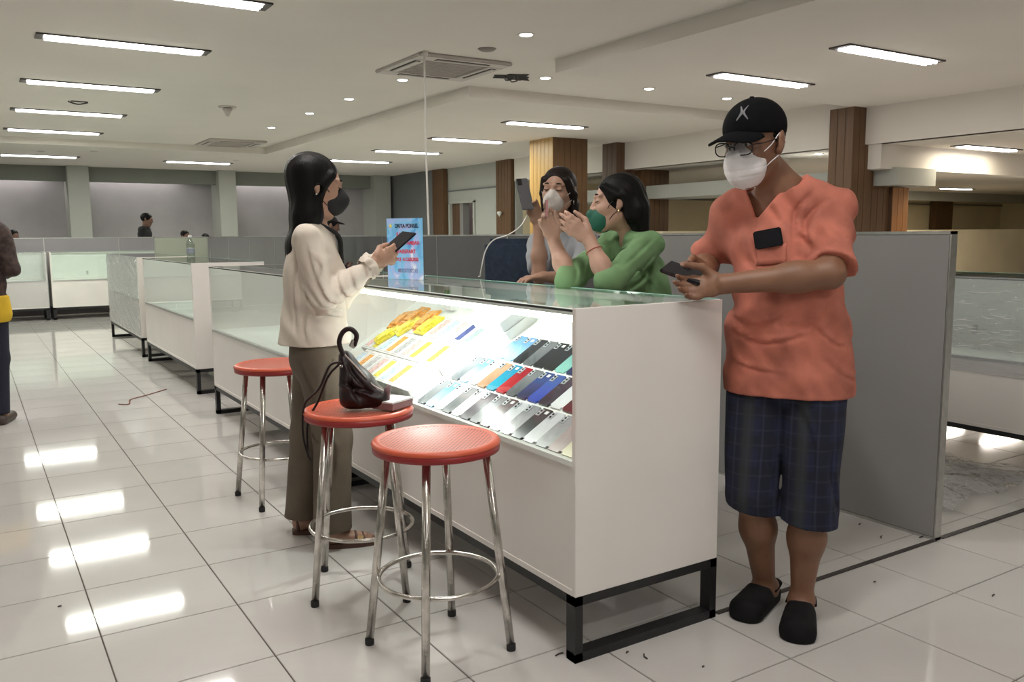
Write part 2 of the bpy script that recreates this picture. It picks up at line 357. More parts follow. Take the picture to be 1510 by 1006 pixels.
for y in (-3.0, 1.2, 5.75, 9.6, 13.95): fixture(-4.2, y, Z1-.018, 'recessed fluorescent light further left, outside the photo', 'ceiling lights outside the photo', TUBE_W*(1.3 if y > 5 else .6))
fixture(5.75, 4.29, Z0, 'bright fluorescent light nearest the top right corner'); fixture(5.75, 5.60, Z0, 'fluorescent light above the black cap of the man')
for y in (-2.4, 0.2): fixture(5.75, y, Z0, 'fluorescent light of the right block behind the camera', 'ceiling lights behind the camera', TUBE_W*1.15)
for y, nm in ((9.30, 'nearest of the four lights before the golden column'), (11.36, 'second of the four lights left of the golden column'), (13.45, 'third of the four lights, crossed by the hanging cable'), (15.55, 'farthest of the four lights, near the head of the standing woman')):
    fixture(5.85, y, Z0, 'fluorescent ceiling light, '+nm, None, TUBE_W*(1.8 if y > 10 else 1.4), GREENISH)
fixture(9.9, 5.76, ZL, 'warm ceiling light at the right edge beside the low beam', None, TUBE_W*.9, (1, .86, .62))
fixture(11.6, 1.5, ZL, 'unseen ceiling light added to brighten the right hall', 'ceiling lights outside the photo', TUBE_W, (1, .9, .75))
for q in (3.8, 7.5): fixture(14.0, q, ZL-.01, 'unseen ceiling light added to brighten the right hall', 'ceiling lights outside the photo', TUBE_W*1.6, (1, .9, .75))  # unseen lamps added to brighten the hall
fixture(13.6, 8.3, ZL-.01, 'small far light under the ceiling of the right hall', None, TUBE_W*1.2, (1, .9, .75))
fixture(19.0, 11.5, ZL-.01, 'warm light deep in the right hall, mostly hidden', None, TUBE_W*1.2, (1, .86, .62))
# hidden cove lamps that wash the back wall
for x, w_ in ((-2.5, 1.8), (0.5, 1.9), (3.0, 2.0), (6.1, 1.9)):
    a_ = area('cove_lamp', (x, 19.78, 2.62), w_, 0.1, 7, (1, .95, .93))
# round downlights
rim = MB().lathe([(0.0, -.001), (0.048, -.001), (0.052, -.004), (0.066, -.006), (0.072, 0.0)], 28).mesh('rim', True); rim.materials.append(M['reflector'])
lens = MB().lathe([(0.0, -.008), (0.044, -.008), (0.048, -.003)], 24).mesh('lens'); lens.materials.append(M['tube'])
def downlight(x, y, z, label, W_=DOWN_W, on=True):
    r = empty('downlight', (x, y, z), 0, label, 'light', 'round downlights of the raised ceiling lane')
    link('rim', rim, parent=r); link('lens', lens, parent=r)
    ld = bpy.data.lights.new('lamp_glow', 'AREA'); ld.shape = 'DISK'; ld.size = 0.08; ld.energy = W_; ld.color = (1, .97, .94)
    o = bpy.data.objects.new('lamp_glow', ld); COL.objects.link(o); o.location = (0, 0, -.03); o.parent = r
downlight(3.77, 5.73, Z1, 'downlight nearest the top edge, right of the ceiling cassette')
downlight(3.78, 7.98, Z1, 'downlight just under the left corner of the large cassette')
downlight(3.77, 9.37, Z1, 'downlight second beyond the cassette, further down the lane')
downlight(3.77, 10.69, Z1, 'downlight third beyond the cassette in the lane')
downlight(3.78, 12.33, Z1, 'farthest downlight of the lane, near the small cassette')
downlight(4.95, 7.18, Z1, 'downlight beside the open ceiling hole')
downlight(6.27, 7.15, Z1, 'downlight between the ceiling hole and the man')
downlight(7.49, 7.2, Z1, 'downlight directly left of the black cap')
downlight(9.36, 7.39, ZL, 'small downlight between the man and the tall column')
downlight(11.2, 9.45, ZL, 'tiny downlight low behind the neck of the man')
o = MB().lathe([(0.0, -.02), (0.05, -.018), (0.07, -.008), (0.078, 0)], 28).build('smoke_detector', mat('detector_grey', (.28, .25, .23), .6), None, (3.77, 6.32, Z1), True); tag(o, 'flat grey round ceiling disc beside the cassette', 'detector')
r = empty('ceiling_speaker', (2.707, 10.5, Z1-.018), 0, 'grey cone hanging from the left ceiling', 'detector')
MB().lathe([(0.0, -.11), (0.02, -.11), (0.035, -.07), (0.06, -.03), (0.045, -.012)], 20).build('cone', M['ac_white'], r, smooth=True)
MB().lathe([(0.0, -.012), (0.10, -.012), (0.105, 0)], 24).build('plate', M['ac_white'], r, smooth=True)
# cassettes
def cassette(x, y, z, rz, label, s=0.93):
    r = empty('air_conditioner', (x, y, z), rz, label, 'air conditioner'); a = s/2
    f = MB(); w = 0.16
    f.box(-a, a, -a, -a+w, -.035, 0, bv=.01); f.box(-a, a, a-w, a, -.035, 0, bv=.01); f.box(-a, -a+w, -a+w, a-w, -.035, 0, bv=.004); f.box(a-w, a, -a+w, a-w, -.035, 0, bv=.004)
    f.build('face_panel', M['ac_white'], r)
    g = MB().box(-a+w+.01, a-w-.01, -a+w+.01, a-w-.01, -.022, -.005).build('grille', mat('ac_grille', (.36, .33, .30), .7, noise=.1, scale=60), r)
    sl = MB()
    for i in range(11):
        yy = -a+w+.04+i*(2*(a-w)-.08)/10; sl.box(-a+w+.03, a-w-.03, yy-.004, yy+.004, -.028, -.02)
    sl.build('grille_bar', M['ac_white'], g)
    for k in range(4):
        q = Matrix.Rotation(k*PI/2, 4, 'Z'); v = MB().box(-a+.2, a-.2, a-.115, a-.055, -.037, -.030, M=q)
        v.build('air_slot', M['dark'], r)
        MB().box(-a+.21, a-.21, a-.10, a-.075, -.044, -.036, M=q).build('flap', M['ac_white'], r)
cassette(3.79, 7.15, Z1, 0, 'large square ceiling cassette unit crossed by the hanging cable')
cassette(3.78, 14.55, Z1, 0.0, 'small far ceiling cassette unit near the ceiling step')
# torn ceiling hole
hole = MB(); c0 = np.array([4.64, 7.28, Z1-.002]); pr = []
for k in range(14):
    a = 2*PI*k/14; rr_ = (0.22 if k % 2 else 0.16)*(1+.25*math.sin(3*a)); pr.append(c0+np.array([rr_*math.cos(a)*1.0, rr_*math.sin(a)*.75, 0]))
hole.add(pr, [tuple(range(14))]); hole.add([p+np.array([0, 0, -.004]) for p in pr], [tuple(range(14))[::-1]])
o = hole.build('ceiling_hole', M['dark']); o['kind'] = 'structure'; o.name = 'trim_16'
t_ = MB()
for k in range(5):
    b_ = c0+np.array([random.uniform(-.12, .16), random.uniform(-.08, .1), 0]); t_.tube([b_, b_+np.array([.04, .03, -.03]), b_+np.array([.1, .02, -.015-.02*random.random()])], .006, 6, smooth=3)
o = t_.build('loose_wire', M['fix_dark']); tag(o, 'bundle of loose wires in the dark hole of the ceiling', 'wire')
o = MB().box(-.07, .1, -.03, .03, -.006, 0).tube([(-.1, 0, -.008), (0, .02, -.03), (.1, -.01, -.01)], .008, 6, smooth=4).build('loose_wire', M['fix_dark'], None, (1.17, 10.9, Z1-.019)); tag(o, 'short loose wire under the left ceiling between two lights', 'wire')
for x, y in ((1.15, 16.3), (1.9, 15.9), (4.4, 16.6)):
    o = MB().lathe([(0, -.012), (.05, -.01), (.065, 0)], 16).build('ceiling_ring', M['ac_white'], None, (x, y, Z0)); tag(o, 'small unlit round fitting on the far lower ceiling', 'detector', 'unlit round fittings on the far ceiling')
# hanging cable
cb = MB(); cb.tube([(3.36, 6.66, Z1-.03), (3.365, 6.67, 1.9), (3.37, 6.66, 1.2), (3.37, 6.66, 0.03)], 0.0085, 10, smooth=6)
cb.box(3.345, 3.385, 6.64, 6.68, Z1-.04, Z1)
o = cb.build('hanging_cable', M['cable_white'], smooth=True); tag(o, 'thin white cable dropping straight from the ceiling behind the blue sign', 'cable')
# ================================================================ show cases
def showcase(x0, y0, L, label, depth=0.58, top=1.06, bot=0.205, deckz=0.61, slope=0.0, rz=0.0, lit=False, wrapped=False, solid=False, group=None):
    """local frame: x = depth (0 = customer side), y = length."""
    r = empty('display_counter', (x0, y0, 0), rz, label, 'display counter', group)
    t = 0.018
    boxo('end_panel', (0, depth, 0, t, bot, top), M['white'], r, bv=.0015)
    boxo('end_panel', (0, depth, L-t, L, bot, top), M['white'], r, bv=.0015)
    boxo('front_panel', (0.004, 0.020, t, L-t, bot+.002, deckz-.012), M['white'], r)
    boxo('bottom_panel', (0.0, depth, t, L-t, bot-.0, bot+.018), M['white'], r)
    boxo('edge_trim', (-.002, 0.022, t, L-t, deckz-.012, deckz+.004), M['alu'] if not lit else M['white_in'], r)
    boxo('back_panel', (depth-.016, depth-.002, t, L-t, bot, deckz+.02), M['white'], r)
    if slope:
        d = MB(); zb = deckz+slope*(depth-.03)
        d.add([(0.022, t, deckz), (depth-.02, t, zb), (depth-.02, L-t, zb), (0.022, L-t, deckz), (0.022, t, deckz-.012), (depth-.02, t, zb-.012), (depth-.02, L-t, zb-.012), (0.022, L-t, deckz-.012)],
              [(0, 1, 2, 3), (7, 6, 5, 4), (0, 3, 7, 4), (1, 0, 4, 5), (2, 1, 5, 6), (3, 2, 6, 7)])
        d.build('sloping_deck', M['white_in'], r)
    else:
        boxo('deck', (0.022, depth-.016, t, L-t, deckz-.012, deckz), M['white_in'], r)
    # sliding rear doors
    zb = deckz+(slope*(depth-.03) if slope else 0)
    n = 2
    for i in range(n):
        w = (L-2*t)/n
        g = boxo('rear_door', (depth-.014+.006*i, depth-.009+.006*i, t+i*w+.0, t+(i+1)*w, zb, top-.03), mat('rear_glass', (.62, .72, .66), .25, noise=.1, scale=3) if lit else M['white_in'] if solid else M['glass'], r)
        boxo('pull', (depth-.018+.006*i, depth-.014+.006*i, t+i*w+w*.45, t+i*w+w*.45+.03, zb+.06, zb+.12), M['alu'], g)
    boxo('top_rail', (depth-.03, depth, t, L-t, top-.03, top-.008), M['white'], r)
    MB().add([(0, t, top), (depth, t, top), (depth, L-t, top), (0, L-t, top)], [(0, 1, 2, 3)]).build('top_glass', M['glass_top'], r)
    boxo('glass_edge', (depth-.001, depth+.003, t, L-t, top-.008, top+.001), M['glass_edge'], r)
    boxo('seal', (-.003, 0.006, t, L-t, top-.010, top-.004), M['seal'], r)
    MB().add([(0.003, t, deckz), (0.003, L-t, deckz), (0.003, L-t, top-.008), (0.003, t, top-.008)], [(0, 3, 2, 1)]).build('front_glass', M['glass'], r)
    # black steel foot loops and rails
    for yy in (0.0, L-.045):
        f = MB(); b = .028
        f.box(0.0, b, yy, yy+.045, 0, bot).box(depth-b, depth, yy, yy+.045, 0, bot).box(0, depth, yy, yy+.045, 0, b).box(0, depth, yy, yy+.045, bot-b, bot)
        f.build('foot_frame', M['black_metal'], r)
    f = MB().box(0.0, .028, .045, L-.045, bot-.028, bot).box(depth-.028, depth, .045, L-.045, bot-.028, bot); f.build('rail', M['black_metal'], r)
    if lit:
        ls = MB().box(0.03, 0.055, t+.01, L-t-.01, top-.045, top-.022)
        ls.build('light_strip', M['case_tube'], r)
        boxo('strip_housing', (0.012, 0.062, t, L-t, top-.022, top-.010), M['white_in'], r)
        area('case_lamp', (0.06, L/2, top-.05), L-.1, 0.03, CASE_W, (.98, 1, .96), rot=(0, -0.45, PI/2 if False else 0), parent=r).data.size = 0.03
        bpy.data.objects[-1] if False else None
    if wrapped:
        rng = np.random.RandomState(int(abs(x0*13+y0*7))+3); nx, nz = 60, 40
        yy, zz = np.meshgrid(np.linspace(-.01, L+.01, nx), np.linspace(.50 if wrapped == 2 else bot+.02, top+.004, nz), indexing='ij')
        off = -.006-.006*np.abs(np.sin(yy*7+3*np.sin(zz*9))*np.sin(zz*23+2*np.sin(yy*5)))-.0015*rng.rand(nx, nz)
        vs = np.stack([off, yy, zz], -1).reshape(-1, 3); fs = [(i*nz+j, i*nz+j+1, (i+1)*nz+j+1, (i+1)*nz+j) for i in range(nx-1) for j in range(nz-1)]
        MB().add(vs, fs).build('plastic_wrap', M['wrap_thick'] if wrapped == 2 else M['wrap'], r, smooth=True)
        if wrapped == 2:
            cm = MB()
            for _ in range(70):
                y_, z_, l_ = rng.uniform(.55, 1.6), rng.choice([.86, .90, .70, .74, .80, .66, .94])+rng.normal(0, .012), rng.uniform(.03, .16)
                cm.tube([(-.013, y_, z_), (-.017, y_+l_*.5, z_+rng.normal(0, .004)), (-.013, y_+l_, z_+rng.normal(0, .006))], [.0004, .0016, .0004], 5, smooth=3)
            cm.build('wrap_crease_glint', mat('plastic_crease_glint', (.9, .9, .92), .12, spec=1.0), r, smooth=True)  # raised folds coloured white to stand for highlight streaks
    return r
C1X, C1Y, C1L = 1.44, 1.94, 2.13
case1 = showcase(C1X, C1Y, C1L, 'long white show case with brightly lit phones, man leaning at its end', slope=0.6, lit=True)
caseb = showcase(1.44, 4.17, 2.13, 'empty white glass show case directly behind the standing woman')
case2 = showcase(1.50, 7.14, 2.25, 'white glass show case carrying the water bottle')
case3 = showcase(1.50, 9.72, 2.28, 'plastic wrapped show case farthest along the left row', wrapped=True)
# far row facing the camera (rotated so that its length runs along x)
for xa, lb in ((1.02, 'wrapped show case at the left edge of the far row'), (3.17, 'show case of the far row beside the wrapped one')):
    showcase(xa, 15.0, 2.1, lb, rz=PI/2, wrapped=(xa < 2), solid=True, top=1.05, bot=.19)
    bpy.context.view_layer.update()
showcase(4.63, 1.30, 2.2, 'plastic wrapped show case at the right edge behind the grey partition', top=1.02, deckz=.58, bot=.2, wrapped=2, solid=True)
# crumpled clear sheet on the floor beside the right show case
rng = np.random.RandomState(5); n = 46
gx, gy = np.meshgrid(np.linspace(3.66, 4.58, n), np.linspace(2.15, 3.9, n), indexing='ij')
hz = .008+.035*np.abs(np.sin(gx*9+2*np.sin(gy*5)))*np.abs(np.sin(gy*8+2.2*np.sin(gx*7)))+.01*rng.rand(n, n)
MBs = MB().add(np.stack([gx+.02*np.sin(gy*20), gy+.03*np.sin(gx*13), hz], -1).reshape(-1, 3), [(i*n+j, (i+1)*n+j, (i+1)*n+j+1, i*n+j+1) for i in range(n-1) for j in range(n-1)])
o = MBs.build('plastic_sheet', M['wrap'], smooth=True); tag(o, 'crumpled clear plastic sheet on the tiles under the right show case', 'plastic sheet')

# ================================================================ phones on the sloping deck
TH = math.atan(0.6)
def on_deck(X, Y, lift=0.0):
    """matrix: local x = across (towards smaller world y), local y = up the slope, z = deck normal; origin on the deck"""
    ux = Vector((0, -1, 0)); uy = Vector((math.cos(TH), 0, math.sin(TH))); uz = ux.cross(uy)
    z = 0.61+0.6*(X-C1X-.022)
    m = Matrix.Identity(4); m.col[0][:3] = ux; m.col[1][:3] = uy; m.col[2][:3] = uz
    m.translation = Vector((X, Y, z))+uz*(lift+.0006); return m
def phone_meshes():
    b = bmesh.new(); bmesh.ops.create_cube(b, size=1)
    for v in b.verts: v.co = Vector((v.co.x*.070, v.co.y*.150, v.co.z*.008+.004))
    bmesh.ops.bevel(b, geom=[e for e in b.edges if abs((e.verts[0].co-e.verts[1].co).z) > .004], offset=.009, segments=4, affect='EDGES')
    me = bpy.data.meshes.new('phone'); b.to_mesh(me); b.free(); return me
ph_me = phone_meshes()
def grad(name, c1, c2, rough=.18):
    m = bpy.data.materials.new(name); m.use_nodes = True; N = m.node_tree.nodes; L = m.node_tree.links; b = N['Principled BSDF']; b.inputs['Roughness'].default_value = rough
    tc = N.new('ShaderNodeTexCoord'); sp = N.new('ShaderNodeSeparateXYZ'); L.new(tc.outputs['Generated'], sp.inputs[0])
    n = N.new('ShaderNodeTexNoise'); n.inputs['Scale'].default_value = 3; L.new(tc.outputs['Generated'], n.inputs[0])
    ad = N.new('ShaderNodeMath'); ad.operation = 'MULTIPLY_ADD'; ad.inputs[1].default_value = .5; L.new(n.outputs[0], ad.inputs[0]); L.new(sp.outputs[1], ad.inputs[2])
    cr = N.new('ShaderNodeValToRGB'); cr.color_ramp.elements[0].position = .45; cr.color_ramp.elements[1].position = .95
    cr.color_ramp.elements[0].color = (*c1, 1); cr.color_ramp.elements[1].color = (*c2, 1); L.new(ad.outputs[0], cr.inputs[0]); L.new(cr.outputs[0], b.inputs['Base Color'])
    return m
PC = {'blue': ((.02, .07, .42), (.05, .10, .35)), 'navy': ((.02, .03, .10), (.03, .06, .22)), 'black': ((.012, .014, .018), (.03, .032, .04)), 'red': ((.42, .01, .015), (.30, .01, .02)),
      'cyan': ((.0, .28, .42), (.01, .22, .36)), 'tan': ((.33, .19, .10), (.40, .25, .15)), 'white': ((.75, .76, .78), (.6, .62, .66)), 'pale blue': ((.30, .50, .70), (.12, .28, .50)),
      'silver': ((.48, .48, .49), (.30, .30, .32)), 'grey': ((.10, .11, .12), (.18, .19, .20)), 'purple black': ((.035, .02, .04), (.05, .03, .05)), 'teal': ((.25, .55, .48), (.2, .45, .42)),
      'pinkish': ((.50, .40, .38), (.42, .33, .33)), 'dark red': ((.10, .01, .02), (.06, .01, .01)), 'brown': ((.09, .05, .05), (.12, .08, .08)), 'cream': ((.80, .74, .50), (.70, .66, .5))}
PM = {k: grad('phone_'+k.replace(' ', '_'), *v) for k, v in PC.items()}
lens_me = MB().box(-.011, .011, -.016, .016, 0, .0018, bv=.0008).mesh('camera_bump')
dot_me = MB().lathe([(0.0, .0032), (.0042, .0032), (.0042, 0)], 12).mesh('camera_lens'); dot_me.materials.append(M['screen'])
tag_me = MB().box(-.008, .008, -.007, .007, 0, .0009).mesh('price_tag'); tag_me.materials.append(M['paper'])
bumpm = mat('bump_grey', (.38, .40, .43), .3)
lens_me.materials.append(bumpm)
rows = [
 (1.527, 2.985, .0695, ['grey', 'pale blue', 'white', 'grey', 'white', 'purple black', 'grey', 'brown', 'white', 'silver', 'black', 'white', 'silver', 'pinkish', 'cream'], 'front row of phones on the deck'),
 (1.667, 2.965, .0695, ['grey', 'pale blue', 'white', 'tan', 'cyan', 'red', 'grey', 'navy', 'blue', 'purple black', 'white', 'dark red', 'teal', 'silver'], 'middle row of phones on the deck'),
 (1.807, 2.860, .0695, ['pale blue', 'pale blue', 'black', 'grey', 'black', 'black', 'teal', 'navy', 'grey', 'black', 'silver', 'black'], 'top row of phones on the deck')]
rown = ['front', 'middle', 'top']
for ri, (X, Y0, pitch, cols, grp) in enumerate(rows):
    seen = {}
    for i, cname in enumerate(cols):
        mm = on_deck(X, Y0-i*pitch)
        me = ph_me.copy(); me.materials.append(PM[cname])
        o = link('phone', me); o.matrix_world = mm @ Matrix.Rotation(random.uniform(-.02, .02), 4, 'Z')
        seen[cname] = seen.get(cname, 0)+1
        left = cols[i-1] if i else None; right = cols[i+1] if i+1 < len(cols) else None
        where = ('beside the boxes' if i == 0 else 'between %s and %s ones' % (left, right) if right else 'beside the end panel')
        tag(o, '%s phone in the %s row, %s' % (cname, rown[ri], where), 'phone', grp)
        b_ = link('camera_bump', lens_me, parent=o, loc=(-.019, .052, .008))
        for dy in (-.007, .007): link('camera_lens', dot_me, parent=b_, loc=(0, dy, 0))
        if i % 3 == 1: link('price_tag', tag_me, parent=o, loc=(.012, .058, .008))
# ---- white phone boxes on the deck, left of the phones
box_me = MB().box(-.038, .038, -.078, .078, 0, .045, bv=.0015).mesh('phone_box'); box_me.materials.append(M['paper'])
prints = {k: mat('print_'+k.replace(' ', '_'), v, .4, noise=.35, scale=60) for k, v in {'red': (.70, .10, .07), 'dark blue': (.06, .08, .22), 'orange': (.85, .38, .05), 'yellow': (.9, .72, .05), 'grey': (.5, .5, .52), 'pale pink': (.8, .5, .48), 'pale blue': (.5, .68, .8), 'green': (.2, .55, .25)}.items()}
pr_me = {k: None for k in prints}
for k in prints:
    pr_me[k] = MB().box(-.026, .020, -.060, .052, 0, .0008).mesh('print'); pr_me[k].materials.append(prints[k])
ln_me = MB().box(-.030, .030, -.070, -.066, 0, .0007).box(-.030, .012, .058, .062, 0, .0007).mesh('text_line'); ln_me.materials.append(prints['grey'])
kk = ['red', 'dark blue', 'orange', 'pale pink', 'yellow', 'pale blue', 'grey', 'pale pink', 'orange', 'yellow', 'green']
for ri, X in enumerate((1.535, 1.672, 1.809)):
    for i in range(10):
        Y = 3.10+i*.0815
        if ri == 0 and i > 8: continue
        k = kk[(i*2+ri*5) % len(kk)]
        if ri < 2: k = ['pale pink', 'grey', 'orange', 'pale blue', 'yellow'][(i+ri) % 5]
        o = link('phone_box', box_me); o.matrix_world = on_deck(X, Y) @ Matrix.Rotation(random.uniform(-.02, .02), 4, 'Z')
        tag(o, 'white box with %s print, %s row, %s' % (k, rown[ri], ['next to the phones', 'second from phones', 'third from phones', 'fourth from phones', 'fifth from phones', 'sixth from phones', 'seventh from phones', 'eighth from phones', 'ninth from phones', 'farthest from phones'][i]), 'box', 'phone boxes on the sloping deck')
        link('print', pr_me[k], parent=o, loc=(0, 0, .045)); link('text_line', ln_me, parent=o, loc=(0, 0, .045))
# upper stack of flat boxes along the back of the deck
for i in range(5):
    for j in range(2 if i < 3 else 1):
        o = link('phone_box', box_me); o.matrix_world = on_deck(1.905-.0*j, 2.96+i*.083+random.uniform(-.004, .004), .0+.046*j) @ Matrix.Rotation(random.uniform(-.05, .05), 4, 'Z')
        tag(o, 'plain white box at the deck top, %s, %s' % (['beside the black phones', 'second from black phones', 'third along', 'fourth along', 'fifth along'][i], 'upper of two' if j else 'on the deck'), 'box', 'white boxes along the top of the deck')
# yellow and orange accessory packs
for i, (dx, dy, k) in enumerate(((1.80, 3.52, 'yellow'), (1.83, 3.60, 'orange'), (1.77, 3.68, 'yellow'), (1.84, 3.74, 'orange'), (1.80, 3.82, 'orange'), (1.70, 3.76, 'yellow'))):
    p_ = MB().box(-.045, .045, -.07, .07, 0, .012, bv=.003).box(-.030, .030, -.055, .03, .012, .022, bv=.003); o = p_.build('blister_pack', prints[k]); o.matrix_world = on_deck(dx, dy, .046) @ Matrix.Rotation(.3*math.sin(i*2.1), 4, 'Z')
    boxo('hang_tab', (-.018, .018, .07, .085, 0, .002), M['paper'], o)
    tag(o, '%s accessory pack lying on the boxes, %s' % (k, ['nearest the phones', 'behind the nearest yellow one', 'third towards the woman', 'fourth at the top edge', 'fifth at the far top', 'lowest towards the handbag'][i]), 'package', 'yellow and orange accessory packs')
# bottles / small things standing at the rear of the case
for i, (Y, hh, k) in enumerate(((2.28, .10, 'grey'), (2.42, .12, 'pale blue'), (2.60, .09, 'pale pink'), (3.62, .13, 'green'))):
    q = MB().box(-.03, .03, -.04, .04, 0, hh, bv=.003).box(-.031, .031, -.03, .03, hh*.3, hh*.7)
    o = q.build('carton', M['paper'], None, (1.955, Y, 0.61+.6*.50+.001)); boxo('print', (-.0325, -.031, -.028, .028, hh*.25, hh*.75), prints[k], o)
    tag(o, 'small white carton with a %s front at the rear of the lit case' % k, 'box')
# case lamp orientation
# ================================================================ things on the counters
# blue printed sign
p0, p1 = np.array([1.700, 3.800]), np.array([1.807, 3.605]); dv = (p1-p0)/np.linalg.norm(p1-p0); ang = math.atan2(dv[1], dv[0])
sg = empty('price_sign', (p0[0], p0[1], 1.0605), ang, 'blue and white printed sign with red words standing on the lit counter', 'sign')
SW, SH = 0.206, 0.288
m = bpy.data.materials.new('sign_print'); m.use_nodes = True; N = m.node_tree.nodes; L = m.node_tree.links; b = N['Principled BSDF']; b.inputs['Roughness'].default_value = .25
tc = N.new('ShaderNodeTexCoord'); n = N.new('ShaderNodeTexNoise'); n.inputs['Scale'].default_value = 2.2; n.inputs['Detail'].default_value = 2; n.inputs['Distortion'].default_value = 1.6; L.new(tc.outputs['Generated'], n.inputs[0])
cr = N.new('ShaderNodeValToRGB'); e = cr.color_ramp.elements; e[0].position = .3; e[0].color = (.10, .32, .68, 1); e[1].position = .72; e[1].color = (.72, .78, .88, 1)
q = e.new(.45); q.color = (.22, .52, .80, 1); q = e.new(.58); q.color = (.40, .45, .78, 1); L.new(n.outputs[0], cr.inputs[0])
L.new(cr.outputs[0], b.inputs['Base Color'])
boxo('print', (0, SW, 0, .003, 0, SH), m, sg)
boxo('holder', (-.003, SW+.003, .003, .006, 0, SH+.003), M['glass'], sg); boxo('foot', (.01, SW-.01, -.002, .05, -.0003, .003), M['glass'], sg)
def lettering(txt, x, z, size, mt, parent, y=-.0008, align='CENTER', name='lettering', sx=1.0, rot=(PI/2, 0, 0), ext=.0004):
    cu = bpy.data.curves.new(name, 'FONT'); cu.body = txt; cu.size = size; cu.align_x = align; cu.align_y = 'CENTER'; cu.extrude = ext; cu.offset = size*.02
    o = bpy.data.objects.new(name, cu); COL.objects.link(o); o.parent = parent; o.location = (x, y, z); o.rotation_euler = rot; o.scale = (sx, 1, 1); cu.materials.append(mt)
    dg = bpy.context.evaluated_depsgraph_get(); me = bpy.data.meshes.new_from_object(o.evaluated_get(dg)); q = link(name, me, parent=parent); q.location = o.location; q.rotation_euler = rot; q.scale = (sx, 1, 1); bpy.data.objects.remove(o); return q
red_ink = mat('red_ink', (.65, .02, .05), .4); blk_ink = mat('black_ink', (.01, .01, .02), .4); gold = mat('gold_ink', (.85, .7, .1), .4); whi_ink = mat('white_ink', (.85, .85, .85), .4)
lettering('DRIYA PONSEL', .115, .252, .026, blk_ink, sg, sx=.78)
lettering('JUAL  BELI', .108, .212, .026, red_ink, sg, sx=.9)
lettering('TUKAR TAMBAH', .108, .172, .025, red_ink, sg, sx=.85)
lettering('SPAREPART', .108, .132, .025, red_ink, sg, sx=.9)
lettering('SERVICE  ACCESSORIES', .104, .095, .023, red_ink, sg, sx=.64)
lettering('082257332212', .118, .042, .024, mat('slate_ink', (.15, .15, .3), .4), sg, sx=.8)
st = MB(); pts = [(.022+(.012 if k % 2 == 0 else .005)*math.sin(k*PI/5), -.0008, .253+(.012 if k % 2 == 0 else .005)*math.cos(k*PI/5)) for k in range(10)]
st.add(pts+[(x, y+.0008, z) for x, y, z in pts], [tuple(range(10))]+[(k, (k+1) % 10, 10+(k+1) % 10, 10+k) for k in range(10)]).build('star', gold, sg)
# water bottle
bt = empty('water_bottle', (1.56, 7.42, 1.0605), 0, 'clear plastic water bottle standing on a white show case', 'bottle')
MB().lathe([(0, 0), (.030, 0), (.033, .006), (.033, .05), (.030, .055), (.033, .06), (.033, .10), (.030, .105), (.033, .11), (.033, .15), (.028, .17), (.014, .195), (.0125, .205)], 24).build('body', glass('pet', (.80, .83, .82), 1.5, .03), bt, smooth=True)
MB().lathe([(0, .222), (.0145, .222), (.0150, .203), (.0, .203)], 20).build('cap', M['paper'], bt)
MB().lathe([(.0335, .07), (.0338, .075), (.0338, .11), (.0335, .115)], 24).build('label_band', mat('bottle_label', (.25, .28, .32), .4, noise=.3), bt, smooth=True)
# red-brown string and floor litter
pts = [atz(x, y, .004) for x, y in ((175, 596), (190, 596), (193, 589), (215, 583), (245, 574))]
o = MB().tube(pts, .006, 7, smooth=6, flat=.5).build('string', M['red_brown'], smooth=True); tag(o, 'reddish brown strip of string lying on the tiles', 'string')
for i, (x, y, l, a) in enumerate(((952, 968, .03, 1.2), (1465, 878, .02, .2), (925, 962, .012, .4), (825, 965, .03, .1), (1300, 792, .03, .5), (1345, 780, .05, -.5), (1360, 792, .03, -.2), (1268, 773, .02, .3), (88, 894, .012, .1), (1037, 983, .008, .2), (1290, 858, .01, 0))):
    c_ = atz(x, y, .003); d_ = np.array([math.cos(a), math.sin(a), 0])*l/2; nrm_ = np.array([-math.sin(a), math.cos(a), 0])*l*.12
    o = MB().tube([c_-d_, c_+nrm_, c_+d_], .0025, 5, smooth=3).build('litter', M['strip']); tag(o, 'tiny dark crumb of litter on the tiles', 'litter', 'crumbs of litter on the floor')
# office chair (only its back shows) behind the counter
ch = empty('office_chair', (2.80, 4.30, 0), math.radians(-50), 'navy office chair with a rounded back, left of the girl in grey', 'chair')
MB().box(-.24, .24, -.04, .04, .70, 1.245, bv=.035).build('backrest', M['navy'], ch)
MB().box(-.24, .24, .05, .40, .60, .68, bv=.03).build('seat', M['navy'], ch)
MB().tube([(0, .28, .05), (0, .28, .60)], .03, 12).build('column', M['black_metal'], ch)
MB().tube([(0, .3, .57), (0, .02, .58), (0, -.05, .66), (0, -.05, .85)], .02, 8, smooth=5).build('back_bracket', M['black_metal'], ch)
for k in range(5):
    a = 2*PI*k/5; e_ = (.25*math.cos(a), .28+.25*math.sin(a))
    lg = MB().tube([(0, .28, .09), (e_[0], e_[1], .06)], [.022, .014], 8).build('leg', M['black_metal'], ch)
    MB().lathe([(0, 0), (.02, .004), (.025, .025), (.02, .046), (0, .05)], 14, c=(e_[0], e_[1], 0)).build('caster', M['rubber'], lg)

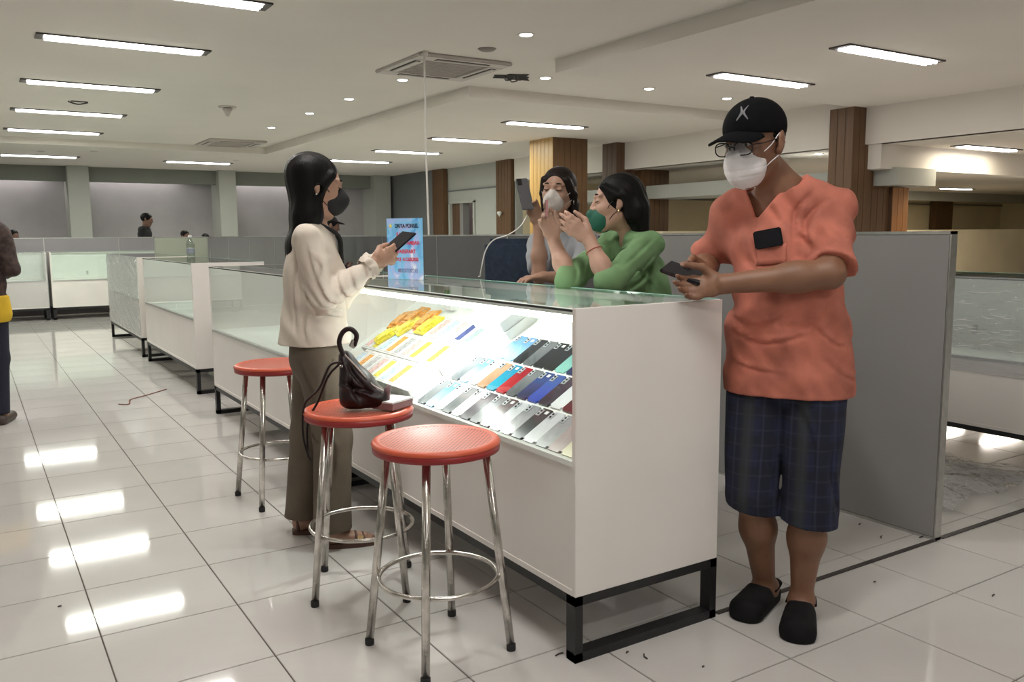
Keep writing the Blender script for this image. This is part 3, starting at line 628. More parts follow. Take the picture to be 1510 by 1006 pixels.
# ================================================================ stools
def stool_mat():
    m = mat('red_seat_plastic', (.50, .075, .045), .38); N = m.node_tree.nodes; L = m.node_tree.links; b = N['Principled BSDF']
    tc = N.new('ShaderNodeTexCoord'); mp = N.new('ShaderNodeMapping'); mp.inputs['Rotation'].default_value = (0, 0, PI/4); mp.inputs['Scale'].default_value = (1, 1, 1); L.new(tc.outputs['Object'], mp.inputs[0])
    sx = N.new('ShaderNodeSeparateXYZ'); L.new(mp.outputs[0], sx.inputs[0]); prod = None
    for ax in (0, 1):
        a = N.new('ShaderNodeMath'); a.operation = 'MULTIPLY'; a.inputs[1].default_value = 2*PI/.0115; L.new(sx.outputs[ax], a.inputs[0])
        s_ = N.new('ShaderNodeMath'); s_.operation = 'SINE'; L.new(a.outputs[0], s_.inputs[0])
        if prod is None: prod = s_
        else:
            q = N.new('ShaderNodeMath'); q.operation = 'ADD'; L.new(prod.outputs[0], q.inputs[0]); L.new(s_.outputs[0], q.inputs[1]); prod = q
    mr = N.new('ShaderNodeMapRange'); mr.inputs[1].default_value = .2; mr.inputs[2].default_value = 1.1; L.new(prod.outputs[0], mr.inputs[0])
    # only inside the rim
    ln = N.new('ShaderNodeVectorMath'); ln.operation = 'LENGTH'; fl = N.new('ShaderNodeCombineXYZ'); L.new(sx.outputs[0], fl.inputs[0]); L.new(sx.outputs[1], fl.inputs[1]); L.new(fl.outputs[0], ln.inputs[0])
    lt = N.new('ShaderNodeMath'); lt.operation = 'LESS_THAN'; lt.inputs[1].default_value = .168; L.new(ln.outputs['Value'], lt.inputs[0])
    mu = N.new('ShaderNodeMath'); mu.operation = 'MULTIPLY'; L.new(mr.outputs[0], mu.inputs[0]); L.new(lt.outputs[0], mu.inputs[1])
    mx = N.new('ShaderNodeMix'); mx.data_type = 'RGBA'; mx.inputs[6].default_value = (.60, .10, .045, 1); mx.inputs[7].default_value = (.20, .025, .018, 1)
    L.new(mu.outputs[0], mx.inputs[0]); L.new(mx.outputs[2], b.inputs['Base Color'])
    inv = N.new('ShaderNodeMath'); inv.operation = 'SUBTRACT'; inv.inputs[0].default_value = 1; L.new(mu.outputs[0], inv.inputs[1])
    bp = N.new('ShaderNodeBump'); bp.inputs['Strength'].default_value = .6; bp.inputs['Distance'].default_value = .003; L.new(inv.outputs[0], bp.inputs['Height']); L.new(bp.outputs[0], b.inputs['Normal'])
    return m
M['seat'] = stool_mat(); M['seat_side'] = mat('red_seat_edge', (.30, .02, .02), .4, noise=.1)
SH_ = .665
def stool(x, y, a0, label):
    r = empty('bar_stool', (x, y, 0), 0, label, 'stool', 'red seated chrome stools')
    MB().lathe([(0, -.005), (.160, -.0045), (.172, -.001), (.181, .001), (.189, -.003), (.1945, -.011), (.193, -.014)], 64).build('seat', M['seat'], r, (0, 0, SH_), True)
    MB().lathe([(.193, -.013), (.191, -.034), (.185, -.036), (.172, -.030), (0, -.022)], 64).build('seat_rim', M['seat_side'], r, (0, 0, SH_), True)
    for k in range(4):
        a = math.radians(a0)+k*PI/2; c_, s_ = math.cos(a), math.sin(a)
        lg = MB().tube([(.222*c_, .222*s_, .012), (.150*c_, .150*s_, SH_-.03)], .0128, 14).build('leg', M['chrome'], r, smooth=True)
        MB().lathe([(0, 0), (.0135, 0), (.0145, .003), (.0145, .02), (.0128, .022)], 14, c=(.2225*c_, .2225*s_, 0)).build('rubber_foot', M['rubber'], lg, smooth=True)
    rp = [(.182*math.cos(t), .182*math.sin(t), .235) for t in np.linspace(0, 2*PI, 49)[:-1]]
    MB().tube(rp, .0075, 8, closed=True).build('foot_ring', M['chrome'], r, smooth=True)
    MB().tube([(.14*math.cos(t), .14*math.sin(t), SH_-.038) for t in np.linspace(0, 2*PI, 33)[:-1]], .007, 6, closed=True).build('seat_ring', M['chrome'], r, smooth=True)
    return r
stool(1.152, 2.255, 52, 'empty red stool in the foreground, nearest the camera')
stool(1.138, 2.825, 19, 'red stool holding the dark brown handbag')
stool(1.215, 4.05, 50, 'empty red stool left of the standing woman, farthest of the three')
# ================================================================ implicit-surface modelling for bodies and clothes
V = lambda *a: np.array(a, float)
def nz_(v): v = np.asarray(v, float); return v/np.linalg.norm(v)
class Field:
    def __init__(s, lo, hi, h):
        s.lo = np.array(lo, float); s.h = h; s.n = np.ceil((np.array(hi)-s.lo)/h).astype(int)+1
        s.a = np.full(s.n, .2, np.float32); s.ax = [(s.lo[i]+h*np.arange(s.n[i])).astype(np.float32) for i in range(3)]
    def sub(s, lo, hi):
        i0 = np.maximum(0, np.floor((np.array(lo)-s.lo)/s.h).astype(int)); i1 = np.minimum(s.n, np.ceil((np.array(hi)-s.lo)/s.h).astype(int)+1)
        if np.any(i1 <= i0): return None
        sl = tuple(slice(a, b) for a, b in zip(i0, i1))
        return sl, s.ax[0][sl[0]][:, None, None], s.ax[1][sl[1]][None, :, None], s.ax[2][sl[2]][None, None, :]
    def op(s, prim, k=.015, mode='u', infl=0.0):
        lo, hi, fn = prim; m = k+abs(infl)+.03
        q = s.sub(lo-m, hi+m)
        if q is None: return s
        sl, X, Y, Z = q; d = fn(X, Y, Z)-infl; a = s.a[sl]
        if mode == 'u':
            h = np.maximum(k-np.abs(a-d), 0)/max(k, 1e-6); r = np.minimum(a, d)-h*h*k*.25
        else:
            h = np.maximum(k-np.abs(a+d), 0)/max(k, 1e-6); r = np.maximum(a, -d)+h*h*k*.25
        s.a[sl] = r; return s
    def cut(s, p, n, k=.004):      # keep the side opposite to n
        n = nz_(n); d = (s.ax[0][:, None, None]-p[0])*n[0]+(s.ax[1][None, :, None]-p[1])*n[1]+(s.ax[2][None, None, :]-p[2])*n[2]
        s.a = np.maximum(s.a, d.astype(np.float32)); return s
    def folds(s, amp, comps):
        X, Y, Z = s.ax[0][:, None, None], s.ax[1][None, :, None], s.ax[2][None, None, :]
        t = 0
        for (kx, ky, kz, w, wk) in comps:
            t = t+w*np.sin(kx*X+ky*Y+kz*Z+1.6*np.sin(wk*(X+.7*Y)+.9*wk*Z)+1.1*np.sin(.8*wk*(Y-Z)))
        s.a = s.a+(amp*t).astype(np.float32); return s
    def creases(s, amp, lines, wid=.008, proj=None, ridge=.45):
        """folds in the cloth: valleys along the lines (with a ridge beside them), seen along the direction proj"""
        pr = nz_(V(-.62, -.78, 0) if proj is None else proj)
        for P in lines:
            P = [np.asarray(p, float) for p in (catmull([np.asarray(p, float) for p in P], 4) if len(P) > 2 else [P[0], (np.asarray(P[0])+np.asarray(P[1]))/2, P[1]])]
            A_ = np.array(P); q = s.sub(A_.min(0)-5*wid-.2*np.abs(pr), A_.max(0)+5*wid+.2*np.abs(pr)); n = len(P)-1
            if q is None: continue
            sl, X, Y, Z = q; W_ = 0
            for i, (a, b) in enumerate(zip(P[:-1], P[1:])):
                ab = b-a; ab = ab-pr*(ab@pr); L2 = max(float(ab@ab), 1e-9); dx, dy, dz = X-a[0], Y-a[1], Z-a[2]; k = dx*pr[0]+dy*pr[1]+dz*pr[2]
                dx, dy, dz = dx-k*pr[0], dy-k*pr[1], dz-k*pr[2]; t = np.clip((dx*ab[0]+dy*ab[1]+dz*ab[2])/L2, 0, 1)
                sd = np.cross(pr, nz_(ab)); w_ = (dx-t*ab[0])*sd[0]+(dy-t*ab[1])*sd[1]+(dz-t*ab[2])*sd[2]
                d = np.sqrt((dx-t*ab[0])**2+(dy-t*ab[1])**2+(dz-t*ab[2])**2); e = np.sin(PI*np.clip((i+t)/n, .02, .98))**.7; dep = np.exp(-(k/.16)**4)
                g = e*dep*(np.exp(-(d/wid)**2)-ridge*np.exp(-((w_-1.9*wid)/wid)**2-(np.maximum(d-4*wid, 0)/wid)**2))
                W_ = np.where(np.abs(g) > np.abs(W_), g, W_)
            s.a[sl] += (amp*W_).astype(np.float32)
        return s
    def mesh(s, name):
        f = s.a; n = f.shape
        f[0] = f[-1] = .1; f[:, 0] = f[:, -1] = .1; f[:, :, 0] = f[:, :, -1] = .1
        neg = f < 0
        c = np.zeros((n[0]-1, n[1]-1, n[2]-1), np.uint8)
        for i in (0, 1):
            for j in (0, 1):
                for k in (0, 1): c += neg[i:n[0]-1+i, j:n[1]-1+j, k:n[2]-1+k]
        I, J, K = np.nonzero((c > 0) & (c < 8)); idx = np.full(c.shape, -1, np.int32); idx[I, J, K] = np.arange(len(I))
        acc = np.zeros((len(I), 3)); cnt = np.zeros(len(I))
        cs = [(0,0,0),(1,0,0),(0,1,0),(1,1,0),(0,0,1),(1,0,1),(0,1,1),(1,1,1)]
        vals = [f[I+a, J+b, K+d] for a, b, d in cs]
        for a, b in ((0,1),(2,3),(4,5),(6,7),(0,2),(1,3),(4,6),(5,7),(0,4),(1,5),(2,6),(3,7)):
            va, vb = vals[a], vals[b]; m = (va < 0) != (vb < 0); t = np.where(m, va/np.where(m, va-vb, 1), 0)
            pa, pb = np.array(cs[a]), np.array(cs[b])
            acc += m[:, None]*(pa+(pb-pa)*t[:, None]); cnt += m
        P = (np.stack([I, J, K], 1)+acc/cnt[:, None])*s.h+s.lo
        Q = []
        for ax in range(3):
            o1, o2 = [(1, 2), (2, 0), (0, 1)][ax]
            sl0 = [slice(1, n[d]-1) for d in range(3)]; sl0[ax] = slice(0, n[ax]-1)
            sl1 = list(sl0); sl1[ax] = slice(1, n[ax])
            A_, B_ = neg[tuple(sl0)], neg[tuple(sl1)]
            g = np.nonzero(A_ != B_); base = [g[0]+(0 if ax == 0 else 1), g[1]+(0 if ax == 1 else 1), g[2]+(0 if ax == 2 else 1)]
            def cell(d1, d2):
                q = [b.copy() for b in base]; q[o1] = q[o1]-d1; q[o2] = q[o2]-d2; return idx[q[0], q[1], q[2]]
            quad = np.stack([cell(1, 1), cell(0, 1), cell(0, 0), cell(1, 0)], 1); fl = B_[g]
            quad[fl] = quad[fl][:, ::-1]; Q.append(quad)
        Q = np.concatenate(Q); Q = Q[(Q >= 0).all(1)]
        me = bpy.data.meshes.new(name); me.vertices.add(len(P)); me.vertices.foreach_set('co', P.astype(np.float32).ravel())
        me.loops.add(Q.size); me.loops.foreach_set('vertex_index', Q.astype(np.int32).ravel())
        me.polygons.add(len(Q)); me.polygons.foreach_set('loop_start', np.arange(0, Q.size, 4, dtype=np.int32)); me.polygons.foreach_set('loop_total', np.full(len(Q), 4, np.int32))
        me.polygons.foreach_set('use_smooth', np.ones(len(Q), bool)); me.update(calc_edges=True); me.validate(); return me

def seg(a, b, ra, rb=None, side=None, w=1.0, w2=None):
    """tapered capsule; radius times w along 'side' (elliptical section)"""
    a, b = np.asarray(a, float), np.asarray(b, float); rb = ra if rb is None else rb; w2 = w if w2 is None else w2
    R_ = max(ra*max(w, w2), rb*max(w, w2), ra, rb); lo, hi = np.minimum(a, b)-R_, np.maximum(a, b)+R_; ab = b-a; L2 = max(float(ab@ab), 1e-9)
    sd = None if side is None else nz_(side)
    def fn(X, Y, Z):
        px, py, pz = X-a[0], Y-a[1], Z-a[2]; t = np.clip((px*ab[0]+py*ab[1]+pz*ab[2])/L2, 0, 1)
        qx, qy, qz = px-t*ab[0], py-t*ab[1], pz-t*ab[2]; r = ra+(rb-ra)*t; q2 = qx*qx+qy*qy+qz*qz
        if sd is None: return np.sqrt(q2)-r
        ww = w+(w2-w)*t; sc = qx*sd[0]+qy*sd[1]+qz*sd[2]
        return np.sqrt(np.maximum(q2-sc*sc, 0)+(sc/ww)**2)-r
    return lo, hi, fn
def seg2(a, b, ra, rb, pr, dep=.11):
    """tapered slot seen along the direction pr, of limited depth"""
    a, b, pr = np.asarray(a, float), np.asarray(b, float), nz_(pr); b = b-pr*((b-a)@pr); ab = b-a; L2 = float(ab@ab)
    def fn(X, Y, Z):
        dx, dy, dz = X-a[0], Y-a[1], Z-a[2]; k = dx*pr[0]+dy*pr[1]+dz*pr[2]; dx, dy, dz = dx-k*pr[0], dy-k*pr[1], dz-k*pr[2]
        t = np.clip((dx*ab[0]+dy*ab[1]+dz*ab[2])/L2, 0, 1); d = np.sqrt((dx-t*ab[0])**2+(dy-t*ab[1])**2+(dz-t*ab[2])**2)-(ra+(rb-ra)*t)
        return np.maximum(d, np.abs(k)-dep)
    m = max(ra, rb)+dep; return np.minimum(a, b)-m, np.maximum(a, b)+m, fn
def ell(c, rad, ax=None):
    c = np.asarray(c, float); ax = np.eye(3) if ax is None else np.array([nz_(v) for v in ax]); R_ = max(rad); mn = min(rad)
    def fn(X, Y, Z):
        px, py, pz = X-c[0], Y-c[1], Z-c[2]; s = 0
        for i in range(3): s = s+((px*ax[i][0]+py*ax[i][1]+pz*ax[i][2])/rad[i])**2
        k = np.sqrt(s); return (k-1)*mn*1.0+(k-1)*0
    return c-R_, c+R_, fn

def frame(fwd, up=(0, 0, 1)):
    f = nz_(fwd); l = nz_(np.cross(up, f)); return f, l, np.cross(f, l)
class Head:
    def __init__(s, c, fwd, up=(0, 0, 1), sc=1.0):
        s.c = np.asarray(c, float); s.f, s.l, s.u = frame(fwd, up); s.s = sc
    def p(s, f, l, u): return s.c+s.s*(f*s.f+l*s.l+u*s.u)
    def e(s, f, l, u, rf, rl, ru): return ell(s.p(f, l, u), (rf*s.s, rl*s.s, ru*s.s), (s.f, s.l, s.u))
    def g(s, A, B, ra, rb=None, side=None, w=1.0):
        sd = None if side is None else side[0]*s.f+side[1]*s.l+side[2]*s.u
        return seg(s.p(*A), s.p(*B), ra*s.s, None if rb is None else rb*s.s, sd, w)
    def skin(s, F):
        F.op(s.e(-.012, 0, .030, .093, .075, .086), .02)
        F.op(s.e(.022, 0, -.028, .066, .058, .080), .03)
        F.op(s.e(.010, 0, -.062, .062, .050, .045), .02)
        F.op(s.g((.070, -.008, -.100), (.070, .008, -.100), .016), .02)
        for q in (-1, 1):
            F.op(s.g((-.004, q*.050, -.050), (.055, q*.020, -.095), .018, .016), .02)
            F.op(s.e(.056, q*.034, -.020, .028, .026, .026), .015)
            F.op(s.e(.098, q*.031, .014, .016, .018, .011), .012, 's')
            F.op(s.e(.0735, q*.031, .0135, .0145, .0165, .0125), .004)
            F.op(s.g((.086, q*.012, .034), (.070, q*.050, .036), .0085, .007), .012)
        F.op(s.g((.084, 0, .022), (.103, 0, -.016), .0085, .0115), .012)
        for q in (-1, 1): F.op(s.e(.095, q*.013, -.020, .011, .009, .008), .006)
        F.op(s.g((.085, -.018, -.050), (.085, .018, -.050), .008), .008)
        F.op(s.g((.083, -.015, -.063), (.083, .015, -.063), .0085), .008)
        for q in (-1, 1):
            F.op(ell(s.p(-.012, q*.082, .006), (.018*s.s, .0095*s.s, .032*s.s), (s.f*.93+s.u*.36, s.l*1.0+s.f*-.25*q, s.u*.93-s.f*.36)), .005)
            F.op(s.g((.0, q*.077, -.026), (.002, q*.079, -.018), .008), .006); F.op(s.e(-.004, q*.0935, .004, .009, .006, .016), .005, 's')
    def eyes(s, parent, iris, off, closed=False):
        for q in (-1, 1):
            if closed:
                MB().tube([s.p(.086, q*.016, .012)-off, s.p(.0895, q*.031, .0085)-off, s.p(.080, q*.046, .012)-off], [.0012, .0024, .0014], 6, smooth=4).build('eyelash', M['hair'], parent, smooth=True)
                MB().tube([s.p(.087, q*.013, .036)-off, s.p(.0865, q*.030, .0415)-off, s.p(.071, q*.050, .037)-off], [.0035, .004, .002], 8, smooth=4).build('eyebrow', M['hair'], parent, smooth=True)
                continue
            c = s.p(.0775, q*.031, .0135)-off
            F = MB(); Rm = Matrix([[s.f[i], s.l[i], s.u[i]] for i in range(3)]).to_4x4(); Rm.translation = Vector(c)
            def disc(fx, r, ry):
                n = 16; return [Rm @ Vector((fx-.25*r*0, r*math.cos(2*PI*k/n)*s.s, ry*math.sin(2*PI*k/n)*s.s)) for k in range(n)]
            F.add(disc(.0105*s.s, .0115, .0042)+disc(.004*s.s, .0125, .005), [tuple(range(16))]+[(k, (k+1) % 16, 16+(k+1) % 16, 16+k) for k in range(16)])
            eo = F.build('eye', M['eye_white'], parent)
            G = MB(); G.add(disc(.0112*s.s, .0046, .0040)+disc(.008*s.s, .0046, .0040), [tuple(range(16))]+[(k, (k+1) % 16, 16+(k+1) % 16, 16+k) for k in range(16)])
            G.build('iris', iris, eo)
            br = MB(); br.tube([s.p(.087, q*.013, .036)-off, s.p(.0865, q*.030, .0415)-off, s.p(.071, q*.050, .037)-off], [.0035, .004, .002], 8, smooth=4, flat=1.0); br.build('eyebrow', M['hair'], parent, smooth=True)
M['eye_white'] = mat('eye_white', (.6, .57, .54), .2); M['iris'] = mat('iris', (.02, .012, .008), .1)
def hairmat(name, col, rough=.5):
    m = bpy.data.materials.new(name); m.use_nodes = True; N = m.node_tree.nodes; L = m.node_tree.links; b = N['Principled BSDF']; b.inputs['Roughness'].default_value = rough; b.inputs['Specular IOR Level'].default_value = .16
    tc = N.new('ShaderNodeTexCoord'); mp = N.new('ShaderNodeMapping'); mp.inputs['Scale'].default_value = (90, 90, 4); L.new(tc.outputs['Object'], mp.inputs[0])
    n = N.new('ShaderNodeTexNoise'); n.inputs['Scale'].default_value = 2; n.inputs['Detail'].default_value = 4; L.new(mp.outputs[0], n.inputs[0])
    mx = N.new('ShaderNodeMix'); mx.data_type = 'RGBA'; mx.inputs[6].default_value = (*[c*.5 for c in col], 1); mx.inputs[7].default_value = (*[c*1.6 for c in col], 1); L.new(n.outputs[0], mx.inputs[0]); L.new(mx.outputs[2], b.inputs['Base Color'])
    bp = N.new('ShaderNodeBump'); bp.inputs['Strength'].default_value = .35; bp.inputs['Distance'].default_value = .004; L.new(n.outputs[0], bp.inputs['Height']); L.new(bp.outputs[0], b.inputs['Normal'])
    return m
M['hair'] = hairmat('black_hair', (.0045, .004, .004)); M['hair_brown'] = hairmat('dark_brown_hair', (.014, .009, .008))
def skinmat(name, col): 
    m = mat(name, col, .5, noise=.10, scale=14, bump=.03, bscale=120); b = m.node_tree.nodes['Principled BSDF']; b.inputs['Subsurface Weight'].default_value = .0; return m
M['skin_man'] = skinmat('skin_tan', (.225, .108, .062)); M['skin_w'] = skinmat('skin_warm', (.42, .24, .165)); M['skin_g'] = skinmat('skin_fair', (.50, .30, .22)); M['skin_girl'] = skinmat('skin_light_brown', (.40, .23, .16)); M['skin_far'] = skinmat('skin_far', (.20, .11, .08))

def hand(F, w, d, n, t, curl=(.5, .5, .5, .5), th=(.55, .75, .35), th2=(.9, .1, .45), sc=1.0, spread=.0, k=.006):
    """w wrist, d finger direction, n palm normal (fingers curl towards n), t thumb side"""
    d = nz_(d); t = nz_(np.asarray(t)-d*(np.asarray(t)@d)); n2 = np.cross(d, t); n = n2 if n2@np.asarray(n) > 0 else -n2
    w = np.asarray(w, float)
    F.op(seg(w-d*.01*sc, w+d*.030*sc, .018*sc, .0155*sc, t, 1.45, 1.9), .012)
    F.op(seg(w+d*.030*sc, w+d*.082*sc, .0150*sc, .0125*sc, t, 2.1, 3.0), .012)
    tips = []
    for i, (o, L_, r) in enumerate(((.0300, .070, .0090), (.0100, .079, .0093), (-.0105, .073, .0088), (-.0300, .057, .0078))):
        p = w+d*(.084-.004*abs(i-1))*sc+t*o*sc; c = curl[i]; ang = c*.6; rr = r*sc
        sp = spread*(1.5-i)*.12
        for j, fr in enumerate((.46, .30, .24)):
            dd = nz_(d*math.cos(ang)+n*math.sin(ang)+t*sp); q = p+dd*L_*fr*sc; F.op(seg(p, q, rr, rr*.9), k if j else .008); p = q; rr *= .9; ang += c*(1.0 if j == 0 else .75)
        tips.append(p)
    p = w+d*.022*sc+t*.026*sc; v = nz_(d*th[0]+t*th[1]+n*th[2]); q = p+v*.045*sc
    F.op(seg(p, q, .0150*sc, .0112*sc), .012)
    v = nz_(d*th2[0]+t*th2[1]+n*th2[2]); q2 = q+v*.032*sc; F.op(seg(q, q2, .0108*sc, .0098*sc), .006)
    v = nz_(v+n*.15); q3 = q2+v*.024*sc; F.op(seg(q2, q3, .0098*sc, .0080*sc), .005)
    return tips
def link_w(name, me, mt, parent, base):
    """mesh made in world coordinates, hung under an Empty at base"""
    me.transform(Matrix.Translation(-Vector(base))); return link(name, me, mt, parent)
def cloth(name, col, amount=.12, scale=9, rough=.85, bump=.25, bscale=300, sheen=.0, col2=None): return mat(name, col, rough, noise=amount, scale=scale, bump=bump*.25, bscale=bscale, sheen=sheen, col2=col2)
def mask_loops(H, off, parent, mt, A=(.055, .055, -.02), B=(.05, .052, -.065), sides=(-1, 1)):
    for q in sides:
        MB().tube([H.p(A[0], q*A[1], A[2])-off, H.p(.03, q*.0745, .0)-off, H.p(-.008, q*.083, .028)-off, H.p(-.026, q*.086, .012)-off], .0016, 6, smooth=5).build('ear_loop', mt, parent, smooth=True)
        MB().tube([H.p(B[0], q*B[1], B[2])-off, H.p(.02, q*.068, -.045)-off, H.p(-.012, q*.082, -.026)-off, H.p(-.026, q*.086, .0)-off], .0016, 6, smooth=5).build('ear_loop', mt, parent, smooth=True)

def caster(parent, prefix, off):
    from mathutils.bvhtree import BVHTree
    ts = [o for o in parent.children if o.name.startswith(prefix)][0]
    bv = BVHTree.FromPolygons([v.co[:] for v in ts.data.vertices], [p.vertices[:] for p in ts.data.polygons]); src = Vector(V(0, 0, CAMH)-off)
    def surf(px, py, lift=.004):
        h = bv.ray_cast(src, Vector(_ray(px, py)).normalized()); return h[0]+h[1]*lift if h[0] is not None else None
    return surf
def patch(surf, quad, n, m, name, mt, parent, lift=.004, thick=.002):
    (x0, y0), (x1, y1), (x2, y2), (x3, y3) = quad; g = []
    for j in range(m+1):
        for i in range(n+1):
            u, w = i/n, j/m; p = surf((x0*(1-u)+x1*u)*(1-w)+(x3*(1-u)+x2*u)*w, (y0*(1-u)+y1*u)*(1-w)+(y3*(1-u)+y2*u)*w, lift)
            if p is None: return None
            g.append(tuple(p))
    o = MB().add(g, [(j*(n+1)+i, j*(n+1)+i+1, (j+1)*(n+1)+i+1, (j+1)*(n+1)+i) for j in range(m) for i in range(n)]).build(name, mt, parent, smooth=True)
    s_ = o.modifiers.new('s', 'SOLIDIFY'); s_.thickness = thick; s_.offset = 1; return o
# ---------------------------------------------------------------- the man in the salmon shirt
def build_man():
    base = V(2.17, 1.80, 0); off = base
    R_ = empty('person', tuple(base), 0, 'man in salmon T-shirt, black cap, glasses and white mask leaning on the show case end', 'person')
    f = nz_(V(-.88, -.47, 0)); l = V(.47, -.88, 0); l = nz_(l); up = V(0, 0, 1)
    chest = V(2.215, 1.875, 1.26); pel = aty(1160, 560, 1.85); pel[2] = .86; 
    shL = chest+l*.150+up*.085-f*.01; shR = chest-l*.155+up*.085-f*.01
    neck = chest+up*.165+f*.01; Hc = aty(1112, 214, 1.885); H = Head(Hc, V(-.95, -.16, -.22), (0, 0, 1), 1.06)
    elL = aty(1224, 404, 1.655); wrL = aty(1066, 419, 1.86); elR = aty(1040, 388, 2.14); wrR = aty(1040, 400, 2.02)
    torso = [(seg(pel-up*.02, pel+up*.12, .112, .112, l, 1.30, 1.26), .04), (seg(pel+up*.12+f*.02, chest-up*.05, .116, .108, l, 1.24, 1.32), .05), (seg(chest-up*.05, chest+up*.05, .108, .088, l, 1.32, 1.50), .04),
             (seg(shR, neck-up*.03, .050, .056), .04), (seg(neck-up*.03, shL, .056, .050), .04)]
    arms = [(seg(shL-up*.01, elL, .056, .046), .03), (seg(shR-up*.01, elR, .056, .046), .03)]
    hipL, hipR = pel+l*.092-up*.03, pel-l*.092-up*.03
    knL = aty(1192, 748, 1.745); anL = aty(1182, 878, 1.775); knR = aty(1110, 730, 1.885); anR = aty(1128, 866, 1.925)
    lo = np.array([1.60, 1.50, -.01]); hi = np.array([2.62, 2.32, 1.72])
    B = Field(lo, hi, .0046)
    for p_, k in torso: B.op(p_, k, infl=-.011)
    for p_, k in arms: B.op(p_, k, infl=-.006)
    B.op(seg(neck-up*.02, H.p(-.03, 0, -.06), .060, .056), .03)
    H.skin(B)
    B.op(seg(elL, elL+(wrL-elL)*.35, .045, .044), .02); B.op(seg(elL+(wrL-elL)*.3, wrL, .043, .029, up, 1.0), .03)
    B.op(seg(elR, elR+(wrR-elR)*.4, .044, .040), .02); B.op(seg(elR+(wrR-elR)*.3, wrR, .040, .029), .03)
    for h_, kn, an in ((hipL, knL, anL), (hipR, knR, anR)):
        B.op(seg(h_, kn, .088, .056), .04); m_ = kn+(an-kn)*.35-f*.012
        B.op(seg(kn, m_, .052, .055), .03); B.op(seg(m_, an, .054, .034), .04); B.op(ell(an-up*.01, (.036, .036, .04)), .02)
    toeL = atz(1172, 955, .03); toeR = atz(1080, 915, .03)
    for an, toe in ((anL, toeL), (anR, toeR)):
        d_ = toe-an; d_[2] = 0; d_ = nz_(d_); an0 = an.copy(); B.op(seg(V(an[0], an[1], .055)-d_*.02, V(an[0], an[1], .035)+d_*.13, .034, .022, np.cross(up, d_), 1.1, 1.6), .03)
    # hands around the phone
    pc = aty(1010, 405, 1.965)
    hand(B, wrL, aty(1000, 428, 1.95)-wrL, up+V(.1, .3, 0), -f*.5+up*.8+V(-.2, .0, 0), curl=(.55, .55, .6, .65), th=(.6, .6, .4), sc=1.03)
    hand(B, wrR, aty(985, 408, 2.03)-wrR, V(.1, -1, .1), up, curl=(.7, .7, .75, .8), th=(.8, .5, .3), th2=(.8, -.1, .6), sc=1.03)
    body = link_w('body', B.mesh('body'), M['skin_man'], R_, base)
    # T-shirt
    m = cloth('salmon_cotton', (.52, .165, .112), .26, 9, bump=.5, bscale=400)
    T = Field(lo, hi, .0055)
    for p_, k in torso: T.op(p_, k, infl=.012)
    T.op(seg(pel-up*.16, pel+up*.2, .134, .124, l, 1.52, 1.30), .04)
    belly = pel+up*.22+f*.03; T.op(ell(belly, (.112, .145, .15), (f, l, up)), .05)
    sl = [(shL, elL, .86, 'L'), (shR, elR, .86, 'R')]
    A2 = Field(lo, hi, .0055)
    for sh, el, fr, _ in sl:
        e2 = sh+(el-sh)*1.2; A2.op(seg(sh-up*.012, e2, .057, .070), .02)
    for sh, el, fr, _ in sl:
        d_ = nz_(el-sh); q = sh+(el-sh)*fr
        # hem of the sleeve: remove everything past the plane close to the elbow
        A2.op((q+d_*.12-.13, q+d_*.12+.13, lambda X, Y, Z, q=q, d_=d_: np.maximum(-((X-q[0])*d_[0]+(Y-q[1])*d_[1]+(Z-q[2])*d_[2]), np.sqrt((X-q[0])**2+(Y-q[1])**2+(Z-q[2])**2)-.24)), .003, 's')
    k = .06; h_ = np.maximum(k-np.abs(T.a-A2.a), 0)/k; T.a = np.minimum(T.a, A2.a)-h_*h_*k*.25; del A2
    T.folds(.0042, [(22, -30, 14, 1, 7), (-35, 20, -28, .8, 9), (12, 18, 46, .7, 6), (48, -52, 22, .5, 15), (-60, 44, -40, .4, 17)])
    for h_ in (hipL, hipR): T.op(seg(h_-up*.10, h_+up*.12, .110, .100), .03)
    fr_ = lambda a, b, c: chest+l*a+up*b+f*c
    q_ = lambda *pts: [aty(x, y, 1.80) for x, y in pts]
    T.creases(.0085, [q_((1043, 312), (1038, 350), (1045, 396)), q_((1070, 300), (1067, 337), (1083, 384)), q_((1088, 284), (1100, 327), (1115, 402)), q_((1098, 330), (1108, 372), (1128, 420)), q_((1138, 300), (1152, 330)), q_((1197, 280), (1171, 314), (1166, 368)), q_((1214, 290), (1186, 320), (1178, 356)),
        q_((1170, 346), (1185, 366), (1174, 390)), q_((1190, 372), (1214, 352), (1236, 356)), q_((1072, 462), (1118, 484), (1166, 452)), q_((1076, 490), (1123, 508), (1178, 490)), q_((1072, 520), (1100, 548), (1146, 552)), q_((1180, 470), (1214, 500), (1244, 488)), q_((1196, 520), (1226, 545), (1246, 540)), q_((1074, 440), (1090, 470), (1082, 505)), q_((1056, 330), (1052, 372)), q_((1140, 400), (1128, 430)), q_((1205, 440), (1185, 470), (1150, 478))])
    T.folds(.0012, [(70, -80, 30, 1, 12), (-90, 60, -64, .8, 16)])
    T.cut(V(0, 0, .752), V(0, 0, -1))
    T.op(seg(neck+up*.075-f*.02, neck+up*.02+f*.035, .070, .062, l, 1.08), .006, 's')
    
    T.op(seg2(aty(1126, 272, 1.90), aty(1117, 318, 1.90), .062, .007, _ray(1120, 300), .085), .006, 's')
    link_w('t_shirt', T.mesh('t_shirt'), m, R_, base); del T
    # neck band
    nb = []
    for a in np.linspace(0, 2*PI, 41)[:-1]:
        fx, lx = math.cos(a), math.sin(a); drop = .085*max(0, fx)**5; nb.append(neck+f*(.015+.070*fx+.028*max(0, fx)**4)+l*.076*lx*(1-.12*max(0, fx))+up*(.012-.028*fx-drop)-off)
